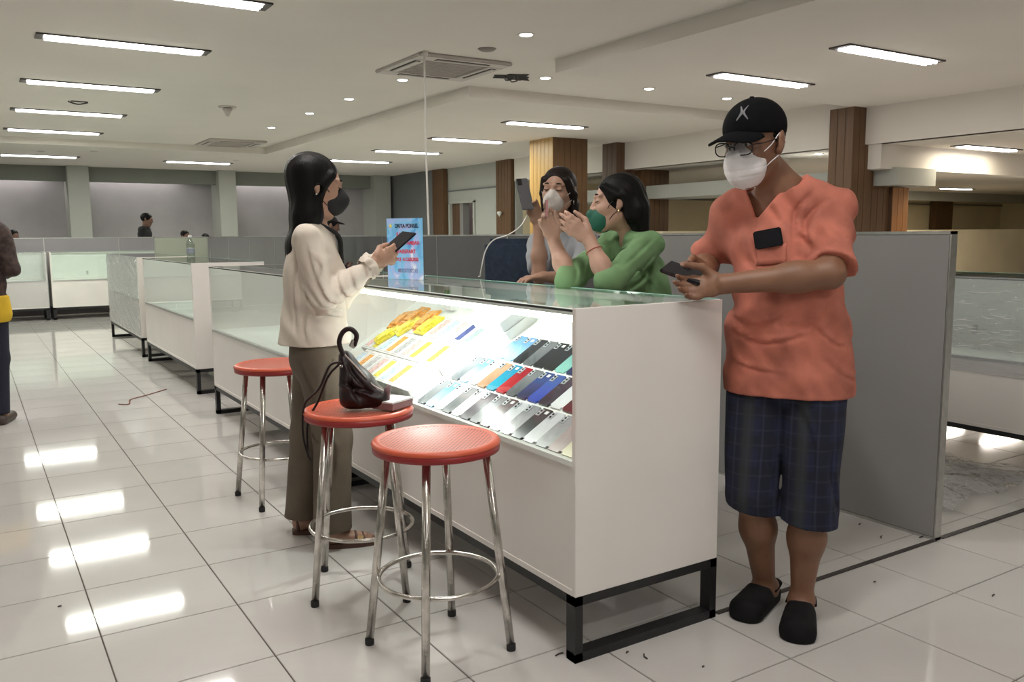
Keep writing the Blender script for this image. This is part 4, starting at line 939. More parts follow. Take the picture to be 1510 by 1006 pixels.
    # shorts
    def plaid():
        m = bpy.data.materials.new('plaid_cotton'); m.use_nodes = True; N = m.node_tree.nodes; L = m.node_tree.links; b = N['Principled BSDF']; b.inputs['Roughness'].default_value = .9
        tc = N.new('ShaderNodeTexCoord'); out = None
        def band(vec, per, lo_, hi_, ph=0.):
            d = N.new('ShaderNodeVectorMath'); d.operation = 'DOT_PRODUCT'; d.inputs[1].default_value = tuple(vec/per); L.new(tc.outputs['Object'], d.inputs[0])
            a = N.new('ShaderNodeMath'); a.operation = 'ADD'; a.inputs[1].default_value = ph+50; L.new(d.outputs['Value'], a.inputs[0])
            fr = N.new('ShaderNodeMath'); fr.operation = 'FRACT'; L.new(a.outputs[0], fr.inputs[0])
            s1 = N.new('ShaderNodeMapRange'); s1.interpolation_type = 'SMOOTHSTEP'; s1.inputs[1].default_value = lo_; s1.inputs[2].default_value = lo_+.12; L.new(fr.outputs[0], s1.inputs[0])
            s2 = N.new('ShaderNodeMapRange'); s2.interpolation_type = 'SMOOTHSTEP'; s2.inputs[1].default_value = hi_; s2.inputs[2].default_value = hi_+.12; L.new(fr.outputs[0], s2.inputs[0])
            q = N.new('ShaderNodeMath'); q.operation = 'SUBTRACT'; L.new(s1.outputs[0], q.inputs[0]); L.new(s2.outputs[0], q.inputs[1]); return q
        col = N.new('ShaderNodeRGB'); col.outputs[0].default_value = (.012, .015, .042, 1); cur = col.outputs[0]
        for vec, per, a_, b_, c_, fac in ((l, .085, .1, .55, (.006, .008, .018), .75), (V(0, 0, 1), .095, .1, .5, (.008, .010, .02), .75), (l, .0425, .4, .55, (.040, .048, .09), .35), (V(0, 0, 1), .0475, .4, .52, (.035, .04, .075), .35), (l+V(0, 0, 0), .17, .2, .4, (.03, .035, .03), .6)):
            q = band(vec, per, a_, b_); mu = N.new('ShaderNodeMath'); mu.operation = 'MULTIPLY'; mu.inputs[1].default_value = fac; L.new(q.outputs[0], mu.inputs[0])
            mx = N.new('ShaderNodeMix'); mx.data_type = 'RGBA'; L.new(mu.outputs[0], mx.inputs[0]); L.new(cur, mx.inputs[6]); mx.inputs[7].default_value = (*c_, 1); cur = mx.outputs[2]
        L.new(cur, b.inputs['Base Color']); return m
    G = Field(lo, V(2.62, 2.32, .98), .0055)
    G.op(seg(pel-up*.04, pel+up*.06, .112, .112, l, 1.30, 1.26), .04)
    for h_, kn, an, ext in ((hipL, knL, anL, .35), (hipR, knR, anR, .35)):
        e_ = kn+(an-kn)*ext; G.op(seg(h_, kn, .099, .086), .006 if h_ is hipR else .03); G.op(seg(kn, e_, .087, .092), .006)
    G.folds(.0035, [(20, -22, 10, 1, 5), (-30, 25, -14, .8, 8)])
    q_ = lambda *pts: [aty(x, y, 1.72) for x, y in pts]
    G.creases(.009, [q_((1140, 600), (1136, 650), (1142, 740)), q_((1075, 610), (1082, 660), (1078, 730)), q_((1180, 600), (1196, 660), (1190, 740)), q_((1225, 640), (1218, 690), (1226, 750)), q_((1100, 600), (1108, 640), (1104, 700)), q_((1160, 680), (1164, 720), (1158, 765))])
    G.op((V(1.6, 1.4, -.1), V(2.7, 2.4, .42), lambda X, Y, Z: (Z-(.345+.35*((Y-1.72)*1.0)*.55-.0)+0*X+0*Y)), .003, 's')
    link_w('shorts', G.mesh('shorts'), plaid(), R_, base); del G
    # cap
    capm = mat('black_cap_cotton', (.004, .004, .005), .9, noise=.3, scale=60, spec=.12)
    C = Field(H.c-.24, H.c+.22, .004)
    C.op(H.e(-.012, 0, .048, .104, .086, .086), .01); C.cut(H.p(0, 0, .030), -(H.u*.985-H.f*.17))
    link_w('cap', C.mesh('cap'), capm, R_, base); del C
    br = MB(); n = 22; top = []; bot = []
    for k in range(n):
        a = -PI/2+PI*k/(n-1); x = .070+.100*math.cos(a)**.75 if math.cos(a) > 1e-6 else .070; y = .076*math.sin(a)
        dz = -.026*(y/.076)**2-(x-.07)*.16
        top.append(H.p(x, y, .056+dz)-off); bot.append(H.p(x, y, .051+dz)-off)
    for rr_ in (0,):
        inner_t = [H.p(.060, .076*math.sin(-PI/2+PI*k/(n-1)), .058-.026*math.sin(-PI/2+PI*k/(n-1))**2)-off for k in range(n)]; inner_b = [p-H.u*.005 for p in inner_t]
        vs = top+bot+inner_t+inner_b; fs = []
        for k in range(n-1): fs += [(k, k+1, 2*n+k+1, 2*n+k), (n+k+1, n+k, 3*n+k, 3*n+k+1), (k+1, k, n+k, n+k+1)]
        br.add(vs, fs)
    capo = [o for o in R_.children if o.name.startswith('cap')][0]
    br.build('brim', capm, capo, smooth=True)
    lg = MB(); em = mat('cap_emblem', (.16, .16, .17), .6)
    def onc(a, b, r=1.012):  # a: left angle, b: elevation
        return H.p(-.012+.104*r*math.cos(b)*math.cos(a), .086*r*math.cos(b)*math.sin(a), .048+.086*r*math.sin(b))-off
    for q in (-1, 1):
        c0_ = .26; P_ = [onc(c0_+q*.20, .92), onc(c0_+q*.06, .74), onc(c0_+q*.05, .62), onc(c0_+q*.20, .40)]
        lg.tube(P_, [.0015, .0042, .0042, .0015], 6, smooth=6, flat=.4)
    lg.build('emblem', em, capo)
    MB().lathe([(0, .004), (.006, .003), (.008, 0)], 12).build('button', capm, capo, tuple(H.p(-.012, 0, .134)-off))
    # hair below the cap
    F = Field(H.c-.2, H.c+.2, .005); F.op(H.e(-.020, 0, .022, .088, .0785, .060), .01); F.cut(H.p(.030, 0, 0), H.f); F.cut(H.p(0, 0, .045), H.u); F.cut(H.p(0, 0, -.030), -H.u)
    F.cut(H.p(-.0, 0, 0), (H.f*.8-H.u*.6)); link_w('hair', F.mesh('hair'), M['hair'], R_, base)
    # mask
    maskm = mat('white_mask_fabric', (.80, .77, .78), .75, noise=.06, scale=30, bump=.03)
    F = Field(H.c-.2, H.c+.2, .0032); F.op(H.e(.055, 0, -.050, .063, .061, .069), .01); F.op(H.g((.088, 0, .008), (.106, 0, -.02), .013, .018), .03); F.op(H.g((.122, 0, -.022), (.112, 0, -.072), .006, .008), .035)
    zz = lambda z: 1
    X, Y, Z = F.ax[0][:, None, None]-H.c[0], F.ax[1][None, :, None]-H.c[1], F.ax[2][None, None, :]-H.c[2]; uu = X*H.u[0]+Y*H.u[1]+Z*H.u[2]
    for z_ in (-.018, -.058, -.080): F.a += (.0016*np.exp(-((uu-z_)/.0022)**2)).astype(np.float32)
    F.cut(H.p(.032, 0, 0), -H.f)
    mk = link_w('face_mask', F.mesh('face_mask'), maskm, R_, base); mask_loops(H, off, mk, maskm)
    # glasses
    gm = mat('dark_glasses_frame', (.02, .015, .015), .25); gl = MB()
    for q in (-1, 1):
        pts = []
        for k in range(24):
            a = 2*PI*k/24; e1 = .027*np.sign(math.cos(a))*abs(math.cos(a))**.75; e2 = .019*np.sign(math.sin(a))*abs(math.sin(a))**.8
            pts.append(H.p(.114-.006*abs(e1+q*.034)/.05*1.2, q*.034+e1, .006+e2)-off)
        gl.tube(pts, .0022, 6, closed=True)
        gl.tube([H.p(.106, q*.060, .014)-off, H.p(.07, q*.077, .012)-off, H.p(-.01, q*.084, .012)-off, H.p(-.022, q*.086, -.004)-off], .0021, 6, smooth=3)
    gl.tube([H.p(.113, -.009, .010)-off, H.p(.118, 0, .014)-off, H.p(.113, .009, .010)-off], .002, 6, smooth=3)
    go = gl.build('glasses', gm, R_, smooth=True)
    lz = MB()
    for q in (-1, 1):
        pts = [H.p(.112-.006*abs(.025*math.cos(2*PI*k/20)+q*.034)/.05*1.2, q*.034+.025*math.cos(2*PI*k/20), .006+.017*math.sin(2*PI*k/20))-off for k in range(20)]; lz.add(pts, [tuple(range(20))])
    lz.build('lens', glass('spectacle_glass', (.8, .8, .8), .35), go)
    H.eyes(R_, M['iris'], off)
    # pocket, phone in the pocket
    pocket = MB(); 
    pq = aty(1136, 372, 1.70)
    n_ = f
    def pk(a, b, c): return pq-off+l*a+up*b+f*c
    # find the shirt surface by casting along -f from outside
    dg = bpy.context.evaluated_depsgraph_get(); ts = [o for o in R_.children if o.name.startswith('t_shirt')][0]
    from mathutils.bvhtree import BVHTree
    bv = BVHTree.FromPolygons([v.co[:] for v in ts.data.vertices], [p.vertices[:] for p in ts.data.polygons])
    camp = Vector(V(0, 0, CAMH)-off)
    def surf(px, py, lift=.004):
        d = Vector(_ray(px, py)).normalized(); h = bv.ray_cast(camp, d)
        return h[0]+h[1]*lift if h[0] is not None else None
    g = [[surf(1116+(1160-1116)*i/6, 362+(392-362)*j/4-3*i/6, .0035) for i in range(7)] for j in range(5)]
    if all(p is not None for r_ in g for p in r_):
        vs = [tuple(p) for r_ in g for p in r_]; fs = [(j*7+i, j*7+i+1, (j+1)*7+i+1, (j+1)*7+i) for j in range(4) for i in range(6)]
        me = MB().add(vs, fs).mesh('pocket', True); po = link('pocket', me, m, R_); so = po.modifiers.new('s', 'SOLIDIFY'); so.thickness = .002
    a, b_, c_ = surf(1119, 368, .006), surf(1153, 362, .006), surf(1120, 346, .006)
    if a and b_ and c_:
        ux = (b_-a).normalized(); uy = Vector((0, 0, 1)); uy = (uy-ux*uy.dot(ux)).normalized(); nn = ux.cross(uy)
        if nn.dot(Vector(f)) < 0: nn = -nn
        Mx = Matrix.Identity(4); Mx.col[0][:3] = ux; Mx.col[1][:3] = uy; Mx.col[2][:3] = nn; cc = (a+b_)/2; Mx.translation = cc+Vector(off)+uy*.012+nn*.002
        o = MB().box(-.043, .043, -.012, .044, -.004, .004, bv=.0038).build('phone', M['screen']); o.matrix_world = Mx; tag(o, 'black phone sticking out of the chest pocket of the man', 'phone')
        boxo('screen', (-.038, .038, -.010, .040, .004, .0045), M['screen'], o)
    # small hem stitch
    # clogs
    for toe, an, nm in ((toeL, anL, 'clog'), (toeR, anR, 'clog')):
        d_ = toe-an; d_[2] = 0; d_ = nz_(d_); sd = np.cross(up, d_); c0_ = V(an[0], an[1], 0)
        F = Field(c0_-.24, c0_+V(.24, .24, .16), .0045)
        F.op(seg(c0_-d_*.035+up*.030, c0_+d_*.150+up*.030, .040, .034, sd, 1.0, 1.45), .03); F.op(seg(c0_+d_*.06+up*.055, c0_+d_*.150+up*.035, .040, .032, sd, 1.05, 1.35), .03)
        F.op(seg(c0_-d_*.03+up*.012, c0_+d_*.155+up*.012, .040, .040, sd, 1.0, 1.35), .01); F.op(seg(c0_-d_*.035+up*.115, c0_+d_*.025+up*.115, .056, .050), .006, 's'); F.cut(V(0, 0, .002), V(0, 0, -1))
        link_w(nm, F.mesh(nm), M['clog'], R_, base)
        st_ = MB().tube([c0_+d_*.02+sd*.044+up*.06-off, c0_-d_*.05+sd*.035+up*.065-off, c0_-d_*.075+up*.065-off, c0_-d_*.05-sd*.035+up*.065-off, c0_+d_*.02-sd*.044+up*.06-off], .006, 8, smooth=4, flat=.6).build('heel_strap', M['clog'], R_, smooth=True)
    # phone in the hands
    o = MB().box(-.038, .038, -.068, .068, -.006, .006, bv=.004).build('phone', M['screen'])
    ax_ = nz_(aty(1032, 413, 1.93)-aty(988, 397, 2.02)); nn = nz_(V(-.20, -.38, .85)); nn = nz_(nn-ax_*(nn@ax_)); sx_ = np.cross(ax_, nn)
    Mx = Matrix.Identity(4); Mx.col[0][:3] = sx_; Mx.col[1][:3] = ax_; Mx.col[2][:3] = nn; Mx.translation = Vector(aty(1009, 403, 1.965)); o.matrix_world = Mx
    tag(o, 'black phone held in both hands by the man', 'phone')
    boxo('screen', (-.035, .035, -.064, .064, .006, .0066), M['screen'], o)
M['clog'] = mat('black_foam_clog', (.008, .008, .009), .75, noise=.2, scale=40, spec=.2)
build_man()

# ---------------------------------------------------------------- the standing woman in the cream blazer
def build_woman():
    base = V(1.20, 3.38, 0); off = base
    R_ = empty('person', tuple(base), 0, 'woman with long black hair in cream blazer standing at the lit show case', 'person')
    f = nz_(V(.955, -.30, 0)); l = nz_(np.cross(V(0, 0, 1), f)); up = V(0, 0, 1); YC = 3.38
    sR_y, sL_y = YC-.15, YC+.15
    chest = aty(462, 385, YC); pel = aty(465, 520, YC); neck = aty(470, 330, YC)
    shR = aty(449, 352, YC-.14); shL = aty(470, 352, YC+.14)
    Hc = aty(466, 275, YC); H = Head(Hc, nz_(V(.95, -.24, -.22)), (0, 0, 1), 1.04)
    elR = aty(474, 447, YC-.17); wrR = aty(552, 388, YC-.13); elL = aty(498, 445, YC+.14); wrL = aty(556, 380, YC+.10)
    hipR, hipL = pel-l*.08, pel+l*.08
    anR = atz(492, 788, .09)+V(0, 0, 0); anR = aty(490, 776, 3.27); anL = aty(446, 765, 3.50)
    knR = aty(490, 645, 3.31); knL = aty(455, 640, 3.46)
    lo = V(.72, 2.98, -.01); hi = V(1.75, 3.85, 1.66)
    torso = [(seg(pel-up*.02, pel+up*.06, .100, .092, l, 1.42, 1.35), .04), (seg(pel+up*.08, chest-up*.06, .088, .092, l, 1.2, 1.25), .05), (seg(chest-up*.05, chest+up*.03, .096, .080, l, 1.25, 1.4), .05), (seg(shR+l*.03-up*.01, neck-up*.05, .042, .046), .04), (seg(neck-up*.05, shL-l*.03-up*.01, .046, .042), .04)]
    B = Field(lo, hi, .0048)
    for p_, k in torso: B.op(p_, k, infl=-.012)
    B.op(seg(neck-up*.05, H.p(-.03, 0, -.06), .047, .043), .03); H.skin(B)
    for a, b, c in ((shR, elR, wrR), (shL, elL, wrL)): B.op(seg(a, b, .040, .034), .03); B.op(seg(b, c, .034, .023), .02)
    for a, b, c in ((hipR, knR, anR), (hipL, knL, anL)): B.op(seg(a, b, .075, .048), .03); B.op(seg(b, c, .046, .030), .03)
    for an in (anR, anL):
        c0_ = V(an[0], an[1], 0); B.op(seg(c0_+up*.05, c0_+f*.13+up*.030, .028, .016, l, 1.1, 2.0), .03); B.op(ell(c0_+up*.05-f*.01, (.032, .03, .05)), .02)
        for i in range(5): B.op(seg(c0_+f*.13+l*(.026-.013*i)+up*.026, c0_+f*(.165-.006*abs(i-1))+l*(.028-.014*i)+up*.022, .009, .008), .004)
    hand(B, wrR, nz_(aty(585, 372, YC-.13)-wrR), V(.2, .9, .3), up, curl=(.45, .5, .6, .7), th=(.75, .5, .35), th2=(.9, -.1, .3), sc=.93)
    hand(B, wrL, nz_(aty(588, 378, YC+.0)-wrL), V(.0, -.9, .4), up, curl=(.5, .55, .6, .6), th=(.75, .5, .35), th2=(.9, -.1, .3), sc=.93)
    link_w('body', B.mesh('body'), M['skin_w'], R_, base); del B
    blz = cloth('cream_linen', (.66, .585, .50), .08, 6, bump=.35, bscale=350)
    T = Field(lo, hi, .0055)
    for p_, k in torso: T.op(p_, k, infl=.014)
    T.op(seg(chest-up*.06, aty(463, 512, YC), .100, .142, l, 1.25, 1.15), .05)
    for a, b, c in ((shR, elR, wrR), (shL, elL, wrL)): T.op(seg(a, b, .050, .049), .03); T.op(seg(b, b+(c-b)*.86, .049, .041), .02)
    T.folds(.0036, [(50, -44, 40, .4, 15), (26, -18, 22, 1, 8), (-30, 24, -26, .8, 10), (14, 12, -48, .6, 6)])
    mid = lambda a, b, t: a+(b-a)*t
    q_ = lambda *pts: [aty(x, y, 3.24) for x, y in pts]
    T.creases(.0085, [q_((460, 362), (472, 404), (492, 444)), q_((452, 412), (470, 434), (487, 452)), q_((447, 432), (466, 448), (482, 458)), q_((482, 420), (494, 440), (508, 448)), q_((498, 404), (510, 424), (518, 440)), q_((516, 396), (526, 412), (530, 428)), q_((436, 350), (430, 390), (440, 440)), q_((428, 400), (424, 440), (430, 490)), q_((450, 466), (446, 484), (452, 500)), q_((500, 470), (504, 488), (500, 500)), q_((470, 380), (480, 392), (478, 410)), q_((536, 388), (542, 400), (542, 412))])
    hemz = aty(463, 505, YC)[2]; T.cut(V(0, 0, hemz), V(0, 0, -1))
    T.op(seg(neck+up*.05, neck+up*.0+f*.01, .058, .052), .006, 's')
    T.op(seg(neck+f*.10-up*.0, chest+f*.125-up*.06, .044, .012), .006, 's')
    ww = T.mesh('blazer'); bo = link_w('blazer', ww, blz, R_, base); del T
    # pleated cuffs, pocket flap, lapels
    for a, b in ((elR, wrR), (elL, wrL)):
        d_ = nz_(b-a); c = a+(b-a)*.86; sd = nz_(np.cross(d_, up)); u2 = np.cross(sd, d_); q = MB(); n = 40; vs = []
        for j, (t_, r0) in enumerate(((-.012, .043), (.004, .050), (.022, .047), (.022, .040), (-.004, .038))):
            for k in range(n):
                an_ = 2*PI*k/n; r_ = r0*(1+.10*math.sin(8*an_+j)); vs.append(c+d_*t_+r_*(sd*math.cos(an_)+u2*math.sin(an_))-off)
        fs = [(j*n+k, j*n+(k+1) % n, (j+1)*n+(k+1) % n, (j+1)*n+k) for j in range(4) for k in range(n)]; q.add(vs, fs).build('cuff', blz, bo, smooth=True)
    sf = caster(R_, 'blazer', off)
    patch(sf, ((467, 452), (505, 457), (505, 468), (466, 464)), 6, 3, 'pocket_flap', blz, bo, .003, .003)
    patch(sf, ((491, 366), (500, 372), (508, 420), (500, 420)), 3, 8, 'lapel', blz, bo, .003, .003)
    blk = mat('black_top', (.008, .008, .009), .7)
    MB().tube([neck+up*.00-l*.055-off, neck+f*.075-l*.045-up*.05-off, chest+f*.112-l*.022+up*.02-off, chest+f*.118-l*.01-up*.05-off], [.010, .014, .014, .008], 8, smooth=6, flat=.6).build('black_neckline', blk, R_, smooth=True)
    MB().tube([neck+up*.00+l*.055-off, neck+f*.075+l*.045-up*.05-off, chest+f*.112+l*.022+up*.02-off, chest+f*.118+l*.01-up*.05-off], [.010, .014, .014, .008], 8, smooth=6, flat=.6).build('black_neckline', blk, R_, smooth=True)
    # trousers
    tr = cloth('olive_brown_twill', (.125, .098, .070), .12, 6, bump=.2)
    T = Field(lo, V(1.75, 3.85, 1.02), .0055); T.op(seg(pel-up*.02, pel+up*.06, .104, .098, l, 1.42, 1.34), .04)
    for a, b, c in ((hipR, knR, anR), (hipL, knL, anL)):
        c2 = c+up*.0; T.op(seg(a, b, .088, .074), .03); T.op(seg(b, c2, .074, .078), .03)
    T.folds(.0026, [(24, -20, 5, 1, 4), (-30, 26, -8, .8, 6)]); q_ = lambda *pts: [aty(x, y, 3.28) for x, y in pts]
    T.creases(.008, [q_((500, 520), (484, 560), (478, 640)), q_((440, 530), (462, 570), (470, 610)), q_((452, 640), (466, 650), (480, 648)), q_((490, 640), (500, 660), (498, 700)), q_((446, 680), (452, 720), (448, 755)), q_((505, 600), (494, 640), (497, 680))]); T.cut(V(0, 0, .075), V(0, 0, -1)); T.cut(V(0, 0, pel[2]+.06), V(0, 0, 1)); link_w('trousers', T.mesh('trousers'), tr, R_, base); del T
    # sandals
    sm = mat('brown_sandal', (.10, .045, .03), .5, noise=.2); gd = mat('gold_buckle', (.7, .5, .25), .3, 1.0)
    for an in (anR, anL):
        c0_ = V(an[0], an[1], 0)-off; a_ = math.atan2(f[1], f[0]); Mx = Matrix.Translation(Vector(c0_)) @ Matrix.Rotation(a_, 4, 'Z'); s_ = MB(); n = 28
        out = [(-.045+.235*(.5-.5*math.cos(PI*k/(n-1))), (.034+.012*math.sin(PI*(k/(n-1))**1.4))*math.sin(PI*k/(n-1))**.35) for k in range(n)]
        loop = out+[(x, -y) for x, y in out[::-1]]; nn = len(loop)
        s_.add([Mx @ Vector((x, y, z)) for z in (0, .018) for x, y in loop], [tuple(range(nn))[::-1], tuple(range(nn, 2*nn))]+[(k, (k+1) % nn, nn+(k+1) % nn, nn+k) for k in range(nn)])
        so = s_.build('sandal', sm, R_)
        for x, h_, w_ in ((.095, .052, .044), (.125, .044, .044), (-.02, .085, .036)):
            MB().tube([Mx @ Vector((x, -w_, .014)), Mx @ Vector((x, -w_*.8, h_*.75)), Mx @ Vector((x-.004, 0, h_)), Mx @ Vector((x, w_*.8, h_*.75)), Mx @ Vector((x, w_, .014))], .006, 8, smooth=5, flat=1.2).build('strap', sm, so, smooth=True)
        MB().box(-.012, .012, -.004, .004, -.008, .008, M=Mx @ Matrix.Translation((.11, -.040, .042)), bv=.002).build('buckle', gd, so)
    # hair
    F = Field(V(.75, 2.98, .98), V(1.6, 3.8, 1.66), .0048)
    F.op(H.e(-.020, 0, .034, .100, .087, .092), .01)
    back = H.p(-.075, 0, -.05)
    for q in (-.055, -.02, .02, .055):
        p0_ = H.p(-.050, q, .04); p1_ = p0_-up*.165; F.op(seg(p0_, p1_, .054, .047), .05); p2_ = p1_-up*.12-f*.034; p3_ = p1_-up*.245-f*.082; F.op(seg(p1_, p2_, .044, .036), .04); F.op(seg(p2_, p3_, .036, .012), .04)
    F.op(seg(H.p(.045, -.070, .050), H.p(-.010, -.082, -.03), .016, .018), .02); F.op(seg(H.p(-.035, -.074, .0), H.p(-.040, -.066, -.13), .024, .024), .02); F.op(seg(H.p(-.040, -.066, -.13), H.p(-.045, -.062, -.20), .024, .012), .02); F.op(H.e(.006, -.098, -.020, .020, .026, .024), .006, 's')
    F.op(seg(H.p(.045, .070, .050), H.p(-.010, .082, -.03), .016, .018), .02); F.op(seg(H.p(-.02, .080, .0), H.p(-.01, .075, -.26), .022, .010), .02)
    F.op(H.e(.096, 0, -.012, .072, .090, .082), .012, 's')
    X, Y, Z = F.ax[0][:, None, None]-H.c[0], F.ax[1][None, :, None]-H.c[1], F.ax[2][None, None, :]-H.c[2]
    F.a += (.0009*np.sin(170*(X*H.l[0]+Y*H.l[1])+60*(X*H.f[0]+Y*H.f[1])+.5*np.sin(14*Z))).astype(np.float32)
    link_w('hair', F.mesh('hair'), M['hair'], R_, base)
    mk_m = mat('black_mask', (.008, .008, .010), .7, noise=.2, scale=40)
    F = Field(H.c-.18, H.c+.2, .0035); F.op(H.e(.066, 0, -.046, .062, .054, .056), .01); F.op(H.g((.090, 0, .002), (.112, 0, -.025), .012, .020), .03); F.cut(H.p(.030, 0, 0), -H.f); mk = link_w('face_mask', F.mesh('face_mask'), mk_m, R_, base); mask_loops(H, off, mk, mk_m)
    MB().lathe([(0, -.004), (.003, -.003), (.004, 0), (.003, .003), (0, .004)], 10).build('earring', M['paper'], R_, tuple(H.p(.0, -.084, -.034)-off))
    H.eyes(R_, M['iris'], off, closed=True)
    # phone in her hand
    o = MB().box(-.037, .037, -.078, .078, -.0045, .0045, bv=.004).build('phone', mat('dark_phone', (.02, .03, .04), .2))
    A_ = aty(576, 368, YC-.10); B_ = aty(602, 345, YC-.05); ax_ = nz_(B_-A_)
    nn = nz_(V(-.62, -.42, .65)); nn = nz_(nn-ax_*(nn@ax_)); sx_ = np.cross(ax_, nn)
    Mx = Matrix.Identity(4); Mx.col[0][:3] = sx_; Mx.col[1][:3] = ax_; Mx.col[2][:3] = nn; Mx.translation = Vector((A_+B_)/2); o.matrix_world = Mx
    boxo('screen', (-.034, .034, -.074, .074, .0045, .005), M['screen'], o); tag(o, 'dark phone held up by the woman in the cream blazer, before the blue sign', 'phone')
build_woman()

# ---------------------------------------------------------------- woman in green behind the counter
def simple_legs(B, pel, l, f, up, r=1.0, foot=True):
    for q in (-1, 1):
        h_ = pel+l*q*.085; k_ = V(h_[0], h_[1], pel[2]*.53)+f*.02; a_ = V(h_[0], h_[1], .08)
        B.op(seg(h_, k_, .078*r, .052*r), .04); B.op(seg(k_, a_, .050*r, .032*r), .03); B.op(seg(a_-up*.035, a_-up*.045+f*.14, .032, .024, l, 1.1, 1.5), .02)
def build_green():
    base = V(2.45, 2.90, 0); off = base; up = V(0, 0, 1)
    R_ = empty('person', tuple(base), 0, 'woman in a green blouse and dark green mask raising both hands behind the counter', 'person')
    fh = nz_(V(-.83, .56, -.05)); H = Head(aty(909, 300, 2.93), fh, (0, 0, 1), 1.02)
    f = nz_(V(-.90, .15, 0)); l = nz_(np.cross(up, f)); Y0 = 2.92
    neck = aty(938, 352, Y0); chest = aty(940, 405, Y0); pel = chest-up*.36; pel[0] += .05
    shL = aty(957, 362, Y0-.16); shR = aty(905, 360, Y0+.17)
    elL = aty(898, 417, 2.62); elR = aty(838, 412, 2.80)
    wrL = aty(868, 352, 2.72); wrR = aty(816, 352, 2.92)
    lo = V(1.75, 2.35, -.01); hi = V(2.85, 3.5, 1.62)
    B = Field(lo, hi, .0048)
    torso = [(seg(pel, pel+up*.1, .105, .10, l, 1.4, 1.3), .04), (seg(pel+up*.1, chest-up*.05, .10, .10, l, 1.25, 1.35), .05), (seg(chest-up*.06, chest+up*.02, .105, .085, l, 1.35, 1.6), .05), (seg(shR+l*.02, shL-l*.02, .052), .05)]
    for p_, k in torso: B.op(p_, k, infl=-.012)
    B.op(seg(neck-up*.05, H.p(-.03, 0, -.06), .050, .046), .03); H.skin(B)
    for a, b, c in ((shR, elR, wrR), (shL, elL, wrL)): B.op(seg(a, b, .040, .035), .02); B.op(seg(b, b+(c-b)*.4, .036, .037), .015); B.op(seg(b+(c-b)*.4, c, .037, .025), .02)
    hand(B, wrL, nz_(aty(822, 316, 2.76)-wrL), V(-.3, .8, -.2), up+V(-.3, 0, 0), curl=(.35, .4, .5, .55), th=(.7, .6, .3), th2=(.9, 0, .3), sc=.96)
    hand(B, wrR, nz_(aty(803, 318, 2.92)-wrR), V(.1, -.6, .2), up*.2+V(.8, -.3, 0), curl=(.5, .6, .7, .8), th=(.85, .4, .3), th2=(.9, -.1, .3), sc=.96)
    simple_legs(B, pel, l, f, up)
    link_w('body', B.mesh('body'), M['skin_g'], R_, base); del B
    gm = cloth('green_viscose', (.165, .30, .135), .14, 7, bump=.2)
    T = Field(lo, hi, .0055)
    for p_, k in torso: T.op(p_, k, infl=.014)
    T.op(seg(pel+up*.1, pel-up*.05, .11, .12, l, 1.3, 1.35), .04)
    for a, b in ((shR, elR), (shL, elL)): T.op(seg(a, a+(b-a)*1.0, .056, .056), .03)
    T.folds(.0042, [(24, -26, 16, 1, 7), (-34, 18, -30, .8, 9), (10, 16, 44, .7, 6), (52, -48, 36, .45, 15)])
    fr_ = lambda a, b, c: chest+l*a+up*b+f*c
    q_ = lambda *pts: [aty(x, y, 2.75) for x, y in pts]
    T.creases(.0085, [q_((962, 352), (931, 380), (902, 402)), q_((966, 372), (938, 401), (908, 426)), q_((950, 345), (915, 366), (888, 392)), q_((909, 366), (893, 378), (880, 398)), q_((857, 373), (861, 392), (858, 412)), q_((872, 362), (876, 384), (868, 404)), q_((960, 392), (950, 412), (925, 432)), q_((898, 398), (912, 404), (916, 418)), q_((935, 395), (958, 420), (955, 436)), q_((842, 388), (850, 402), (846, 420))])
    T.cut(pel-up*.08, -up)
    T.op(seg(neck+up*.06, neck+up*.005+f*.01, .062, .056), .006, 's'); T.op(seg(neck+f*.08, neck+f*.13-up*.08, .034, .008), .006, 's')
    bo = link_w('blouse', T.mesh('blouse'), gm, R_, base); del T
    for q in (-1, 1):
        c = [neck+l*q*.05-f*.02+up*.03, neck+l*q*.06+f*.035+up*.012, neck+l*q*.035+f*.095-up*.045]
        MB().tube([p-off for p in c], [.010, .014, .009], 8, smooth=5, flat=.5).build('collar', gm, bo, smooth=True)
    T = Field(lo, V(2.85, 3.5, .95), .007); T.op(seg(pel, pel+up*.05, .112, .108, l, 1.4, 1.35), .04)
    for q in (-1, 1):
        h_ = pel+l*q*.085; k_ = V(h_[0], h_[1], pel[2]*.53)+f*.02; T.op(seg(h_, k_, .09, .066), .03); T.op(seg(k_, V(h_[0], h_[1], .08), .064, .052), .03)
    T.cut(V(0, 0, .07), -up); T.cut(pel+up*.06, up); link_w('trousers', T.mesh('trousers'), cloth('black_trousers', (.02, .02, .025)), R_, base); del T
    F = Field(V(2.0, 2.5, 1.05), V(2.85, 3.4, 1.62), .0048)
    F.op(H.e(-.022, 0, .034, .102, .090, .094), .01); F.op(H.e(-.075, 0, -.03, .060, .080, .085), .03)
    for q in (-.05, 0, .05): F.op(seg(H.p(-.085, q, -.03), H.p(-.100, q*1.1, -.15), .045, .030), .03); F.op(seg(H.p(-.100, q*1.1, -.15), H.p(-.105, q*.8, -.215), .028, .014), .02)
    for q in (-1, 1): F.op(seg(H.p(.060, q*.058, .070), H.p(.010, q*.082, .030), .016, .014), .02); F.op(seg(H.p(-.03, q*.082, .03), H.p(-.045, q*.080, -.06), .020, .02), .02)
    F.op(H.e(.098, 0, -.010, .070, .085, .084), .012, 's'); F.op(H.e(.004, -.098, -.014, .020, .03, .026), .008, 's'); F.op(H.e(.004, .098, -.014, .020, .03, .026), .008, 's')
    X, Y, Z = F.ax[0][:, None, None]-H.c[0], F.ax[1][None, :, None]-H.c[1], F.ax[2][None, None, :]-H.c[2]
